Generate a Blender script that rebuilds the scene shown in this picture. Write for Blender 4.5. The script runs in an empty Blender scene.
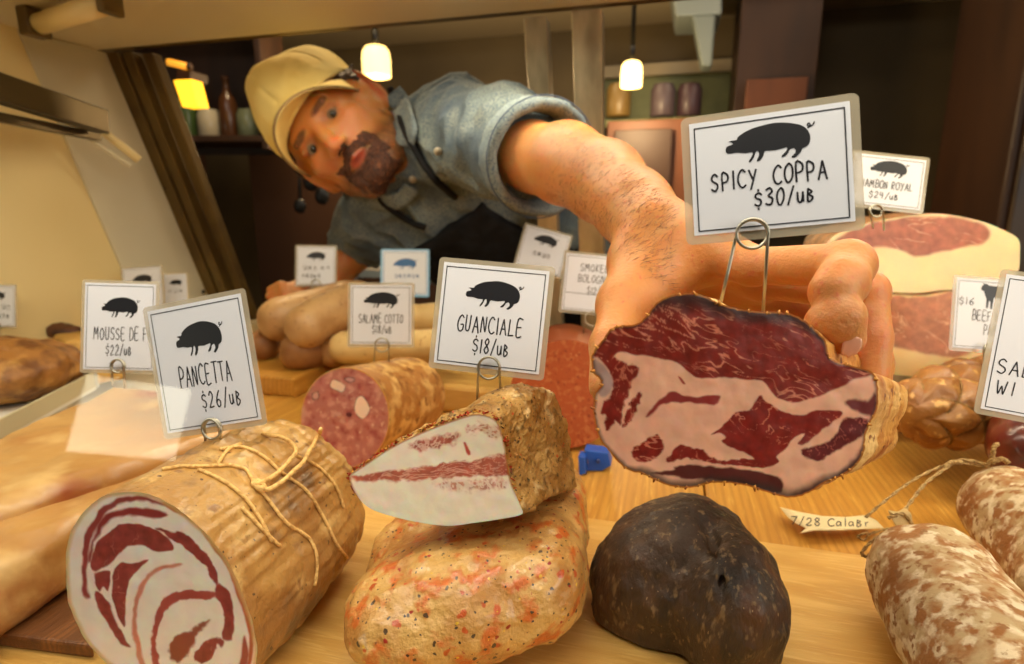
import bpy, bmesh, math, random
import numpy as np
import openvdb
from mathutils import Vector, Matrix
from mathutils.bvhtree import BVHTree
random.seed(7); RNG = np.random.default_rng(11)
PI = math.pi
COL = bpy.context.scene.collection

# ------------------------------------------------------------------ camera geometry (used to survey the photo)
F = 569.0; CAMZ = 0.27; TH = math.radians(12.0)
CT, ST = math.cos(TH), math.sin(TH)
CAM = np.array([0.0, 0.0, CAMZ])
RGT = np.array([1.0, 0, 0]); UPC = np.array([0, ST, CT]); FWD = np.array([0, CT, -ST])
def ray(px, py): return FWD + (px-512)/F*RGT - (py-332)/F*UPC
def P(px, py, d): return CAM + d*ray(px, py)
def GZ(px, py, z):
    r = ray(px, py); return CAM + r*((z-CAMZ)/r[2])
def proj(v):
    q = np.asarray(v) - CAM; d = q @ FWD
    return np.stack([512+F*(q @ RGT)/d, 332-F*(q @ UPC)/d], -1)
def on_plane(px, py, c, n):
    r = ray(px, py); return CAM + r*(np.dot(c-CAM, n)/np.dot(r, n))
# the display case is turned 15 degrees to the camera
XA = np.array([.966, -.259, 0]); YA = np.array([.259, .966, 0]); ZA = np.array([0, 0, 1.0])
def CS(a, b, z): return a*XA + b*YA + z*ZA
def unit(v): v = np.asarray(v, float); return v/np.linalg.norm(v)
def zc(pts, ox, oy, s): return [(ox+x/s, oy+y/s) for x, y in pts]

# ------------------------------------------------------------------ noise
_perm = RNG.permutation(256); _perm = np.concatenate([_perm, _perm, _perm])
_grad = RNG.normal(size=(256, 3)); _grad = _grad/np.linalg.norm(_grad, axis=1)[:, None]
def noise(p):
    p = np.asarray(p, dtype=np.float64); i = np.floor(p).astype(int); f = p-i; i &= 255
    w = f*f*f*(f*(f*6-15)+10); out = 0
    for dx in (0, 1):
        for dy in (0, 1):
            for dz in (0, 1):
                h = _perm[_perm[_perm[(i[..., 0]+dx) & 255]+((i[..., 1]+dy) & 255)]+((i[..., 2]+dz) & 255)]
                g = _grad[h]
                dot = g[..., 0]*(f[..., 0]-dx)+g[..., 1]*(f[..., 1]-dy)+g[..., 2]*(f[..., 2]-dz)
                out = out + dot*(w[..., 0] if dx else 1-w[..., 0])*(w[..., 1] if dy else 1-w[..., 1])*(w[..., 2] if dz else 1-w[..., 2])
    return out*1.6
def fbm(p, o=3):
    s = 0; a = 1.0
    for k in range(o): s = s+a*noise(p*(2**k)+k*17.3); a *= .5
    return s
def sstep(a, b, x):
    t = np.clip((x-a)/(b-a), 0, 1); return t*t*(3-2*t)

# ------------------------------------------------------------------ materials
def lin(c):
    return tuple(((x/255.)/12.92 if x <= 10 else (((x/255.)+.055)/1.055)**2.4) for x in c)+(1.0,)
def newmat(name):
    m = bpy.data.materials.new(name); m.use_nodes = True
    nt = m.node_tree; return m, nt, nt.nodes['Principled BSDF']
def M(name, base=None, rough=.5, layers=(), bump=None, sss=0, spec=.5, metal=0, coat=0, stretch=(1, 1, 1), rot=0, sssr=(1, .3, .15), alpha=None):
    """base: sRGB 0-255 or 'attr'; layers: (kind, scale, lo, hi, colour[, detail])"""
    m, nt, b = newmat(name); N = nt.nodes; L = nt.links
    tc = N.new('ShaderNodeTexCoord'); mp = N.new('ShaderNodeMapping')
    mp.inputs['Scale'].default_value = stretch
    mr_ = N.new('ShaderNodeMapping'); mr_.inputs['Rotation'].default_value = (0, 0, rot)
    L.new(tc.outputs['Object'], mr_.inputs['Vector']); L.new(mr_.outputs[0], mp.inputs['Vector'])
    if base == 'attr':
        a = N.new('ShaderNodeAttribute'); a.attribute_name = 'Col'; cur = a.outputs['Color']
    else:
        a = N.new('ShaderNodeRGB'); a.outputs[0].default_value = lin(base); cur = a.outputs[0]
    for ly in layers:
        kind, sc, lo, hi, col = ly[:5]; det = ly[5] if len(ly) > 5 else 4
        if kind == 'noise':
            t = N.new('ShaderNodeTexNoise'); t.inputs['Scale'].default_value = sc; t.inputs['Detail'].default_value = det
            L.new(mp.outputs[0], t.inputs['Vector']); src = t.outputs['Fac']
        elif kind == 'voro':
            t = N.new('ShaderNodeTexVoronoi'); t.inputs['Scale'].default_value = sc
            n2 = N.new('ShaderNodeTexNoise'); n2.inputs['Scale'].default_value = sc*1.7
            ad = N.new('ShaderNodeMixRGB'); ad.blend_type = 'ADD'; ad.inputs[0].default_value = .6/sc*1.0
            L.new(mp.outputs[0], ad.inputs[1]); L.new(n2.outputs['Color'], ad.inputs[2]); L.new(mp.outputs[0], n2.inputs['Vector'])
            L.new(ad.outputs[0], t.inputs['Vector'])
            # only some of the cells carry a speck
            sp = N.new('ShaderNodeSeparateColor'); L.new(t.outputs['Color'], sp.inputs[0])
            mu = N.new('ShaderNodeMath'); mu.operation = 'MULTIPLY_ADD'; mu.inputs[1].default_value = .55
            L.new(sp.outputs[0], mu.inputs[0]); L.new(t.outputs['Distance'], mu.inputs[2]); src = mu.outputs[0]
        elif kind == 'wave':
            t = N.new('ShaderNodeTexWave'); t.inputs['Scale'].default_value = sc; t.inputs['Distortion'].default_value = det
            t.inputs['Detail'].default_value = 2; L.new(mp.outputs[0], t.inputs['Vector']); src = t.outputs['Fac']
        mr = N.new('ShaderNodeMapRange'); mr.inputs['From Min'].default_value = lo; mr.inputs['From Max'].default_value = hi
        if kind == 'voro': mr.inputs['To Min'].default_value = 1; mr.inputs['To Max'].default_value = 0
        L.new(src, mr.inputs['Value'])
        mx = N.new('ShaderNodeMixRGB'); L.new(mr.outputs[0], mx.inputs[0]); L.new(cur, mx.inputs[1])
        mx.inputs[2].default_value = lin(col); cur = mx.outputs[0]
    L.new(cur, b.inputs['Base Color'])
    b.inputs['Roughness'].default_value = rough; b.inputs['Metallic'].default_value = metal
    b.inputs['Specular IOR Level'].default_value = spec; b.inputs['Coat Weight'].default_value = coat
    b.inputs['Coat Roughness'].default_value = .2
    if sss:
        b.inputs['Subsurface Weight'].default_value = 1.0; b.inputs['Subsurface Scale'].default_value = sss
        b.inputs['Subsurface Radius'].default_value = sssr
    if alpha is not None: b.inputs['Alpha'].default_value = alpha
    if bump:
        bs = bump if isinstance(bump, list) else [bump]; prev = None
        for (sc, st) in bs:
            t = N.new('ShaderNodeTexNoise'); t.inputs['Scale'].default_value = sc; t.inputs['Detail'].default_value = 5
            L.new(mp.outputs[0], t.inputs['Vector'])
            bn = N.new('ShaderNodeBump'); bn.inputs['Distance'].default_value = st; bn.inputs['Strength'].default_value = 1
            L.new(t.outputs['Fac'], bn.inputs['Height'])
            if prev: L.new(prev, bn.inputs['Normal'])
            prev = bn.outputs[0]
        L.new(prev, b.inputs['Normal'])
    return m
def emit(name, col, s):
    m, nt, b = newmat(name); b.inputs['Base Color'].default_value = lin(col)
    b.inputs['Emission Color'].default_value = lin(col); b.inputs['Emission Strength'].default_value = s; return m

# ------------------------------------------------------------------ objects
BASE = {}
def thing(name, label, cat, loc, group=None):
    o = bpy.data.objects.new(name, None); COL.objects.link(o); o.location = tuple(loc); BASE[o.name] = np.array(loc, float)
    o.empty_display_size = .02; o['label'] = label; o['category'] = cat
    if group: o['group'] = group
    return o
def tag(o, label, cat, group=None, kind=None):
    o['label'] = label
    if cat: o['category'] = cat
    if group: o['group'] = group
    if kind: o['kind'] = kind
    return o
def mk(name, V, Fc, mat, parent=None, col=None, smooth=True, label=None):
    V = np.asarray(V, float)
    if parent is not None: base = BASE[parent.name]
    else: base = np.array([(V[:, 0].min()+V[:, 0].max())/2, (V[:, 1].min()+V[:, 1].max())/2, V[:, 2].min()])
    me = bpy.data.meshes.new(name); me.from_pydata((V-base).tolist(), [], [tuple(int(i) for i in f) for f in Fc]); me.update()
    bm = bmesh.new(); bm.from_mesh(me); bmesh.ops.recalc_face_normals(bm, faces=bm.faces); bm.to_mesh(me); bm.free()
    if smooth: me.polygons.foreach_set('use_smooth', [True]*len(me.polygons))
    if col is not None:
        ca = me.color_attributes.new('Col', 'FLOAT_COLOR', 'POINT')
        c = np.ones((len(V), 4), np.float32); c[:, :3] = col; ca.data.foreach_set('color', c.ravel())
    me.materials.append(mat)
    o = bpy.data.objects.new(name, me); COL.objects.link(o)
    if parent is None: o.location = tuple(base)
    else: o.parent = parent
    BASE[o.name] = base
    if label: o['label'] = label
    return o
def struct(name, V, Fc, mat, parent=None, **k):
    o = mk(name, V, Fc, mat, parent, smooth=False, **k)
    if parent is None: o['kind'] = 'structure'
    return o
def join(*vf):
    V = []; Fc = []; n = 0
    for v, f in vf:
        V.append(np.asarray(v, float)); Fc += [tuple(i+n for i in q) for q in f]; n += len(v)
    return np.concatenate(V), Fc
def bevelled(V, Fc, r, seg=2):
    me = bpy.data.meshes.new('t'); me.from_pydata(np.asarray(V).tolist(), [], [tuple(f) for f in Fc]); bm = bmesh.new(); bm.from_mesh(me)
    bmesh.ops.recalc_face_normals(bm, faces=bm.faces)
    bmesh.ops.bevel(bm, geom=list(bm.edges)+list(bm.verts), offset=r, segments=seg, profile=.5, affect='EDGES', clamp_overlap=True)
    V2 = np.array([v.co[:] for v in bm.verts]); bm.verts.index_update(); F2 = [tuple(v.index for v in f.verts) for f in bm.faces]
    bm.free(); bpy.data.meshes.remove(me); return V2, F2
def prism(poly, ext, r=0):
    """closed 3-D polygon extruded by the vector ext"""
    poly = np.asarray(poly, float); n = len(poly); V = np.concatenate([poly, poly+np.asarray(ext)])
    Fc = [tuple(range(n)), tuple(range(2*n-1, n-1, -1))]+[(i, (i+1) % n, (i+1) % n+n, i+n) for i in range(n)]
    return bevelled(V, Fc, r) if r else (V, Fc)
def box(a0, a1, b0, b1, z0, z1, r=0):
    """box in case axes"""
    return prism([CS(a0, b0, z0), CS(a1, b0, z0), CS(a1, b1, z0), CS(a0, b1, z0)], (0, 0, z1-z0), r)
def obox(c, ax, ay, az, hx, hy, hz, r=0):
    c = np.asarray(c); q = [c+sx*hx*ax+sy*hy*ay-hz*az for sx, sy in ((-1, -1), (1, -1), (1, 1), (-1, 1))]
    return prism(q, 2*hz*np.asarray(az), r)
def frames(path):
    path = np.asarray(path, float); t = np.gradient(path, axis=0); t /= np.linalg.norm(t, axis=1)[:, None]+1e-12
    u = np.cross(t[0], [0, 0, 1.]); u = u if np.linalg.norm(u) > .1 else np.cross(t[0], [1., 0, 0]); u = unit(u); U = [u]
    for k in range(1, len(path)):
        u = u-np.dot(u, t[k])*t[k]; u = unit(u); U.append(u)
    U = np.array(U); return t, U, np.cross(t, U)
def tube(path, r, m=10, closed=False):
    path = np.asarray(path, float); n = len(path); r = np.broadcast_to(r, n); t, U, W = frames(path)
    th = np.linspace(0, 2*PI, m, endpoint=False)
    V = (path[:, None]+r[:, None, None]*(np.cos(th)[None, :, None]*U[:, None]+np.sin(th)[None, :, None]*W[:, None])).reshape(-1, 3)
    Fc = [(i*m+j, i*m+(j+1) % m, (i+1)*m+(j+1) % m, (i+1)*m+j) for i in range(n-1) for j in range(m)]
    Fc += [tuple(range(m-1, -1, -1)), tuple(range((n-1)*m, n*m))]
    return V, Fc
def spline(pts, n=8, closed=False):
    p = np.asarray(pts, float); K = len(p); out = []
    for i in range(K if closed else K-1):
        if closed: a, b, c, d = p[(i-1) % K], p[i], p[(i+1) % K], p[(i+2) % K]
        else: a, b, c, d = p[max(i-1, 0)], p[i], p[i+1], p[min(i+2, K-1)]
        for s in np.linspace(0, 1, n, endpoint=False):
            out.append(.5*((2*b)+(-a+c)*s+(2*a-5*b+4*c-d)*s*s+(-a+3*b-3*c+d)*s**3))
    if not closed: out.append(p[-1])
    return np.array(out)
def resample(p, m):
    q = np.vstack([p, p[:1]]); L = np.concatenate([[0], np.cumsum(np.linalg.norm(np.diff(q, axis=0), axis=1))])
    s = np.linspace(0, L[-1], m, endpoint=False); return np.stack([np.interp(s, L, q[:, k]) for k in range(q.shape[1])], -1)
def poly_sd(pt, poly):
    """signed distance (negative inside) of 2-D points to a polygon"""
    poly = np.asarray(poly, float); d = np.full(len(pt), 1e18); ins = np.zeros(len(pt), bool); n = len(poly)
    for i in range(n):
        a = poly[i-1]; b = poly[i]; e = b-a; w = pt-a
        h = np.clip((w @ e)/(e @ e+1e-12), 0, 1); q = w-h[:, None]*e; d = np.minimum(d, (q*q).sum(1))
        c = (a[1] > pt[:, 1]) != (b[1] > pt[:, 1])
        x = a[0]+(pt[:, 1]-a[1])*e[0]/(e[1] if abs(e[1]) > 1e-12 else 1e-12); ins ^= c & (pt[:, 0] < x)
    d = np.sqrt(d); return np.where(ins, -d, d)

# ------------------------------------------------------------------ cut pieces: a traced cut face + the body behind it
def face_mesh(out3, c, rings):
    m = len(out3); R = np.linspace(0, 1, rings+1)[1:]**.85
    V = np.concatenate([[c]]+[c+(out3-c)*r for r in R])
    Fc = [(0, 1+j, 1+(j+1) % m) for j in range(m)]
    for i in range(rings-1):
        b0 = 1+i*m; b1 = b0+m
        Fc += [(b0+j, b1+j, b1+(j+1) % m, b0+(j+1) % m) for j in range(m)]
    return V, Fc
def body_from(out3, c0, c1, n, scx, scy, U, W, disp=None, shift=None, capn=5):
    """loft: starts at the outline round c0, runs to c1; scx(t), scy(t) scale the section along U, W"""
    off = out3-c0; a = off @ U; b = off @ W; V = []; m = len(out3)
    for i in range(n+1):
        t = i/n; c = c0+(c1-c0)*t+(shift(t) if shift is not None else 0)
        V.append(c+np.outer(a*scx(t), U)+np.outer(b*scy(t), W))
    V = np.concatenate(V)
    if disp is not None:
        t = np.repeat(np.arange(n+1)/n, m); ctr = np.repeat(np.array([c0+(c1-c0)*i/n for i in range(n+1)]), m, 0)
        nr = V-ctr; nr /= np.linalg.norm(nr, axis=1)[:, None]+1e-9
        V = V+nr*(disp(V, t)*np.minimum(1, t*14))[:, None]
    Fc = [(i*m+j, i*m+(j+1) % m, (i+1)*m+(j+1) % m, (i+1)*m+j) for i in range(n) for j in range(m)]
    V = np.vstack([V, V[-m:].mean(0)]); e = len(V)-1
    Fc += [(n*m+j, n*m+(j+1) % m, e) for j in range(m)]
    return V, Fc
def rounded(t0, p=2.2, lo=.02):
    return lambda t: 1.0 if t < t0 else max(lo, (1-((t-t0)/(1-t0))**p))**(1/p)
def paint(pt, base, layers):
    """pt: Nx2 face coordinates (as surveyed on the photo); layers: (poly, colour, soft)"""
    C = np.tile(np.array(lin(base)[:3]), (len(pt), 1))
    for poly, col, soft, warp, wf in layers:
        q = pt+warp*np.stack([fbm(np.c_[pt*wf, np.full(len(pt), 3.1)], 3), fbm(np.c_[pt*wf, np.full(len(pt), 9.7)], 3)], -1)
        poly = spline(poly, 4, True); lo = poly.min(0)-soft-4; hi = poly.max(0)+soft+4
        k = np.where(((q > lo) & (q < hi)).all(1))[0]
        if not len(k): continue
        a = (1-sstep(-soft, soft, poly_sd(q[k], poly)))[:, None]
        c = col(pt[k]) if callable(col) else np.array(lin(col)[:3]); C[k] = C[k]*(1-a)+c*a
    return C

# ------------------------------------------------------------------ signed distance modelling
class Fld:
    def __init__(s, lo, hi, vs):
        s.lo = np.array(lo, float); s.vs = vs; s.n = np.ceil((np.array(hi)-s.lo)/vs).astype(int)+1
        s.f = np.full(s.n, .03, np.float32)
    def win(s, lo, hi):
        a = np.clip(np.floor((np.array(lo)-s.lo)/s.vs).astype(int), 0, s.n); b = np.clip(np.ceil((np.array(hi)-s.lo)/s.vs).astype(int)+1, 0, s.n)
        if (b <= a).any(): return None, None
        ax = [s.lo[k]+s.vs*np.arange(a[k], b[k]) for k in range(3)]
        return tuple(slice(a[k], b[k]) for k in range(3)), np.stack(np.meshgrid(*ax, indexing='ij'), -1)
    def put(s, fn, lo, hi, k=0, op='u'):
        mg = k+s.vs*3+.004; sl, X = s.win(np.array(lo)-mg, np.array(hi)+mg)
        if sl is None: return
        d = fn(X); f = s.f[sl]
        if op == 's': f = -f
        if k > 0:
            h = np.clip(.5+.5*(f-d)/k, 0, 1); r = f*(1-h)+d*h-k*h*(1-h)
        else: r = np.minimum(f, d)
        s.f[sl] = -r if op == 's' else r
    def cap(s, a, b, ra, rb=None, k=0, op='u'):
        a = np.asarray(a, float); b = np.asarray(b, float); rb = ra if rb is None else rb; R = max(ra, rb)
        def fn(X):
            e = b-a; w = X-a; h = np.clip((w @ e)/(e @ e+1e-12), 0, 1)
            return np.linalg.norm(w-h[..., None]*e, axis=-1)-(ra+(rb-ra)*h)
        s.put(fn, np.minimum(a, b)-R, np.maximum(a, b)+R, k, op)
    def ell(s, c, r, A=None, k=0, op='u'):
        c = np.asarray(c, float); r = np.asarray(r, float); A = np.eye(3) if A is None else np.asarray(A)
        def fn(X):
            q = (X-c) @ A.T; k0 = np.linalg.norm(q/r, axis=-1); k1 = np.linalg.norm(q/(r*r), axis=-1)+1e-9
            return k0*(k0-1)/k1
        R = r.max(); s.put(fn, c-R, c+R, k, op)
    def noise(s, amp, freq, o=2):
        sl, X = s.win(s.lo, s.lo+s.vs*(s.n-1)); m = np.abs(s.f) < .02
        s.f[m] += (amp*fbm(X[m]*freq, o)).astype(np.float32)
    def mesh(s):
        f = s.f.astype(np.float32); f[0] = f[-1] = .03; f[:, 0] = f[:, -1] = .03; f[:, :, 0] = f[:, :, -1] = .03
        g = openvdb.FloatGrid(.03); g.copyFromArray(f); pts, tri, quad = g.convertToPolygons(0.0, 0.0)
        V = np.asarray(pts)*s.vs+s.lo; return V, [tuple(t) for t in tri]+[tuple(q) for q in quad]
def smooth_mesh(V, Fc, it=2):
    E = set()
    for f in Fc:
        for i in range(len(f)): a, b = f[i-1], f[i]; E.add((min(a, b), max(a, b)))
    E = np.array(list(E)); V = V.copy(); n = len(V); cnt = np.bincount(E.ravel(), minlength=n)[:, None]+1e-9
    for _ in range(it):
        S = np.zeros_like(V)
        for k in range(3): S[:, k] = np.bincount(E[:, 0], V[E[:, 1], k], n)+np.bincount(E[:, 1], V[E[:, 0], k], n)
        V = V*.5+S/cnt*.5
    return V
def bvh_of(V, Fc): return BVHTree.FromPolygons([tuple(v) for v in V], [tuple(f) for f in Fc])
def hit(bvh, px, py, off=.001, fallback=.4):
    r = unit(ray(px, py)); h = bvh.ray_cast(Vector(CAM), Vector(r))
    if h[0] is None: return P(px, py, fallback)
    nrm = np.array(h[1][:]); nrm = nrm if nrm @ r < 0 else -nrm
    return np.array(h[0][:])+nrm*off
# ================================================================== the display case and the room behind it
wood_rot = math.radians(15)
m_maple = M('pale_maple', (226, 184, 104), .42, [('noise', 6, .35, .7, (210, 160, 78), 6), ('wave', 3, .3, 1.6, (200, 150, 70), 5), ('noise', 40, .55, .8, (236, 198, 120), 3)],
            bump=(60, .0004), stretch=(1, 14, 14), rot=wood_rot, spec=.35)
m_amber = M('amber_board', (204, 150, 64), .42, [('noise', 5, .35, .7, (184, 128, 48), 6), ('wave', 3, .3, 1.5, (170, 116, 44), 5), ('noise', 30, .55, .85, (224, 178, 88), 3)],
            bump=(60, .0004), stretch=(14, 1, 14), rot=wood_rot, spec=.35)
m_darkwood = M('worn_brown_board', (142, 88, 38), .5, [('noise', 5, .35, .7, (88, 50, 18), 6), ('wave', 6, .3, 1.1, (106, 62, 26), 9)], bump=(50, .0008), stretch=(14, 1, 14), rot=wood_rot)
m_cream = M('cream_panel', (232, 212, 156), .5, [('noise', 3, .4, .7, (222, 200, 142))], spec=.3)
m_creamlt = M('off_white_panel', (214, 206, 178), .4, [('noise', 4, .4, .7, (200, 190, 160))], spec=.3)
m_ceilp = M('pale_ceiling_panel', (214, 202, 172), .45, [('noise', 3, .4, .7, (214, 196, 154))], spec=.3)
m_bronze = M('bronze_rail', (110, 88, 44), .4, [('noise', 12, .4, .7, (80, 60, 28))], metal=.4)
m_alu = M('brushed_metal', (206, 190, 158), .38, [('noise', 30, .4, .7, (150, 138, 112))], metal=.6, stretch=(1, 1, .1))
m_white = M('white_enamel', (226, 222, 208), .35)
m_black = M('black_metal', (24, 22, 20), .4)
def part(name, parent, vf, mat, smooth=False, **k): return mk(name, vf[0], vf[1], mat, parent, smooth=smooth, **k)

case = thing('display_case', 'cream-lined deli display case with sloped glass front and open sliding rear door', 'display case', CS(0, .6, -.12))
part('deck', case, box(-.95, 1.25, .09, 1.04, -.12, -.022, .004), m_white)
# left end panel follows the sloped back
def epanel(a, t, pts): return prism([CS(a, b, z) for b, z in pts], t*XA, 0)
ZC = .537
slope = lambda z: 1.04-(z/ZC)*.20
part('end_panel', case, epanel(-.972, .02, [(.09, -.12), (1.04, -.12), (1.04, 0), (slope(ZC)+.02, ZC), (.24, ZC)]), m_cream)
part('end_panel', case, epanel(1.25, .02, [(.09, -.12), (1.04, -.12), (1.04, 0), (slope(ZC)+.02, ZC), (.24, ZC)]), m_cream)
part('pale_liner_strip', case, epanel(-.952, .004, [(.865, 0), (1.035, 0), (slope(ZC), ZC-.002), (.70, ZC-.002)]), m_creamlt, label='pale grey liner strip beside the rear rail')
part('ceiling_panel', case, box(-.972, 1.27, .22, .825, ZC, ZC+.03), m_ceilp)
part('tube_light_housing', case, box(-.9, 1.2, .235, .29, ZC-.028, ZC, .004), m_white)
t0_ = GZ(40, 24, ZC-.02); ta_, tb_ = t0_ @ XA, t0_ @ YA
part('lamp_tube', case, tube([CS(ta_, tb_, ZC-.02), GZ(103, 4, ZC-.02)], .013, 14), M('lamp_tube_cream', (240, 214, 150), .3), smooth=True)
part('lamp_socket', case, box(ta_-.02, ta_, tb_-.016, tb_+.016, ZC-.036, ZC, .003), m_bronze)
t9_ = GZ(106, 3, ZC-.02); part('lamp_socket', case, box(t9_ @ XA, t9_ @ XA+.012, t9_ @ YA-.015, t9_ @ YA+.015, ZC-.034, ZC, .003), m_bronze)
# rear rails and sliding door posts lean with the back
def post(a0, a1, db, th, mat, name, z0=0, z1=ZC):
    q = [CS(a0, slope(z0)+db, z0), CS(a1, slope(z0)+db, z0), CS(a1, slope(z1)+db, z1), CS(a0, slope(z1)+db, z1)]
    part(name, case, prism(q, th*YA, .0015), mat)
post(-.950, -.925, .0, .02, m_bronze, 'rear_rail'); post(-.921, -.900, .004, .03, m_bronze, 'rear_rail'); post(-.893, -.872, .02, .02, m_bronze, 'rear_rail')
pa_ = [on_plane(x, 60, CS(0, .87, 0), YA) @ XA for x in (526, 548, 574, 603)]
post(pa_[0], pa_[1], .012, .03, m_alu, 'door_post'); post(pa_[2], pa_[3], .0, .03, m_alu, 'door_post')
part('rear_sill', case, box(-.95, 1.25, 1.01, 1.06, -.06, .035, .003), m_alu)
part('rear_track', case, box(-.95, 1.25, .80, .85, ZC+.002, ZC+.05, .003), m_bronze)
# shelf bracket on the left end panel
mb = m_darkbr = M('dark_steel', (84, 72, 50), .35, metal=.7)
def bar_px(p0, p1, w, h, d): # bar between two points
    e = unit(np.subtract(p1, p0)); s = unit(np.cross(e, ZA)); u = np.cross(s, e)
    return prism([np.array(p0)+s*w/2+u*h/2, np.array(p0)-s*w/2+u*h/2, np.array(p0)-s*w/2-u*h/2, np.array(p0)+s*w/2-u*h/2], np.subtract(p1, p0), d)
Q0 = P(-70, 66, .60); Q1 = P(103, 122, .84)
part('shelf_arm', case, bar_px(Q0, Q1, .02, .034, .002), mb)
part('shelf_arm', case, bar_px(P(-70, 104, .62), P(98, 137, .86), .012, .012, .001), mb)
part('brace_rod', case, tube([P(86, 118, .86), P(139, 160, .9)], .006, 8), m_cream, smooth=True)
part('brace_rod', case, tube([P(66, 122, .85), P(130, 166, .9)], .004, 8), m_creamlt, smooth=True)
for px_, py_ in ((116, 60), (165, 188), (203, 292)):
    c_ = on_plane(px_, py_, CS(-.946, 1, 0), XA); part('screw_head', case, tube([c_, c_+.003*XA], .004, 10), m_black)
# sloped front glass, the lens almost touches it
mg, nt, b_ = newmat('clear_front_glass'); nt.nodes.remove(b_)
N_ = nt.nodes; L_ = nt.links
tr = N_.new('ShaderNodeBsdfTransparent'); gl = N_.new('ShaderNodeBsdfGlossy'); gl.inputs['Roughness'].default_value = .02
lw_ = N_.new('ShaderNodeLayerWeight'); pw_ = N_.new('ShaderNodeMath'); pw_.operation = 'POWER'; pw_.inputs[1].default_value = 5; lw_.inputs[0].default_value = .5
L_.new(lw_.outputs['Facing'], pw_.inputs[0]); fr = N_.new('ShaderNodeMath'); fr.operation = 'MULTIPLY_ADD'; fr.inputs[1].default_value = .4; fr.inputs[2].default_value = .02; L_.new(pw_.outputs[0], fr.inputs[0]); mx_ = N_.new('ShaderNodeMixShader')
L_.new(fr.outputs[0], mx_.inputs[0]); L_.new(tr.outputs[0], mx_.inputs[1]); L_.new(gl.outputs[0], mx_.inputs[2]); L_.new(mx_.outputs[0], N_['Material Output'].inputs['Surface'])
gq = [CS(-.95, .075, -.1), CS(1.25, .075, -.1), CS(1.25, .22, ZC), CS(-.95, .22, ZC)]
part('front_glass', case, prism(gq, -.005*YA), mg)

# boards on the deck
def board(name, label, q, z0, z1, mat, r=.003, grp=None):
    q = [np.array([p[0], p[1], z0]) for p in q]; V, Fc = prism(q, (0, 0, z1-z0), r)
    o = mk(name, V, Fc, mat, smooth=False); tag(o, label, 'board', grp); return o
bF = GZ(575, 515, 0) @ YA     # back edge of the front board, distance along the depth axis
board('wooden_board', 'pale maple board running along the very front under the black ham', [CS(-.60, .12, 0), CS(.75, .12, 0), CS(.75, bF, 0), CS(-.60, bF, 0)], -.022, 0, m_maple)
aS = GZ(706, 500, -.004) @ XA
board('wooden_board', 'amber board behind the front one, left of the seam under the coppa', [CS(-.60, bF+.001, 0), CS(aS-.0008, bF+.001, 0), CS(aS-.0008, .96, 0), CS(-.60, .96, 0)], -.022, -.004, m_amber)
board('wooden_board', 'amber board behind the front one, running to the right under the netted roast', [CS(aS+.0008, bF+.001, 0), CS(1.2, bF+.001, 0), CS(1.2, .96, 0), CS(aS+.0008, .96, 0)], -.022, -.004, m_amber)
p1 = GZ(322, 401, -.004); a1_ = p1 @ XA; b1_ = p1 @ YA
board('cutting_board', 'thick wooden board under the pale sausages behind the salame cotto', [CS(a1_, b1_, 0), CS(a1_+.42, b1_, 0), CS(a1_+.42, b1_+.2, 0), CS(a1_, b1_+.2, 0)], -.004, .036, m_maple, .006)
p2 = GZ(296, 398, -.004); a2_ = p2 @ XA; b2_ = p2 @ YA
board('cutting_board', 'low wooden block left of the salame cotto, behind the pancetta', [CS(a2_-.16, b2_, 0), CS(a2_, b2_, 0), CS(a2_, b2_+.16, 0), CS(a2_-.16, b2_+.16, 0)], -.004, .026, m_amber, .003)
board('wooden_board', 'worn dark brown board in the near left corner beneath the wrapped slabs', [GZ(-60, 640, 0), GZ(95, 660, 0), GZ(72, 560, 0), GZ(110, 500, 0), GZ(-200, 500, 0)], 0.0005, .010, m_darkwood, .002)

# ------------------------------------------------------------------ room
m_floor = M('tiled_floor', (92, 74, 52), .6, [('noise', 3, .4, .7, (70, 54, 38))])
m_wall = M('olive_brown_wall', (104, 88, 58), .7, [('noise', 2, .35, .7, (84, 70, 46))])
m_wallb = M('brown_wall', (70, 42, 22), .7, [('noise', 2, .35, .7, (72, 42, 20))])
m_ceil = M('taupe_ceiling', (128, 112, 80), .8)
m_brown = M('dark_brown_wood', (66, 40, 22), .5, [('noise', 8, .4, .7, (48, 28, 16))], stretch=(1, 1, .2))
m_walnut = M('reddish_wood', (112, 62, 30), .5, [('noise', 8, .4, .7, (84, 44, 20))], stretch=(1, 1, .2))
m_green = M('sage_tile', (124, 128, 84), .5, [('noise', 9, .4, .7, (104, 108, 70))])
m_pale = M('pale_plaster', (176, 160, 132), .6)
m_steel = M('stainless_steel', (170, 172, 170), .3, metal=.8)
RB = 3.4
struct('floor', *box(-3.2, 3.2, -3, RB, -.95, -.90), m_floor)
struct('wall_back', *box(-3.2, 3.2, RB, RB+.1, -.9, 1.9), m_wall)
struct('wall_left', *box(-3.2, -3.1, -3, RB, -.9, 1.9), m_wallb)
struct('wall_right', *box(3.1, 3.2, -3, RB, -.9, 1.9), m_wallb)
struct('wall_front', *box(-3.2, 3.2, -3.1, -3.0, -.9, 1.9), m_wallb)
struct('ceiling', *box(-3.2, 3.2, -3, RB, 1.9, 1.98), m_ceil)
# a dropped beam under the ceiling and a green tiled band
struct('trim_1', *box(-3.1, 3.1, 2.9, RB, 1.25, 1.55), m_pale)
struct('trim_2', *box(-.4, .45, RB-.02, RB, .62, .98), m_green)
struct('trim_3', *box(-.4, .45, RB-.06, RB, .98, 1.04), m_pale)

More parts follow.
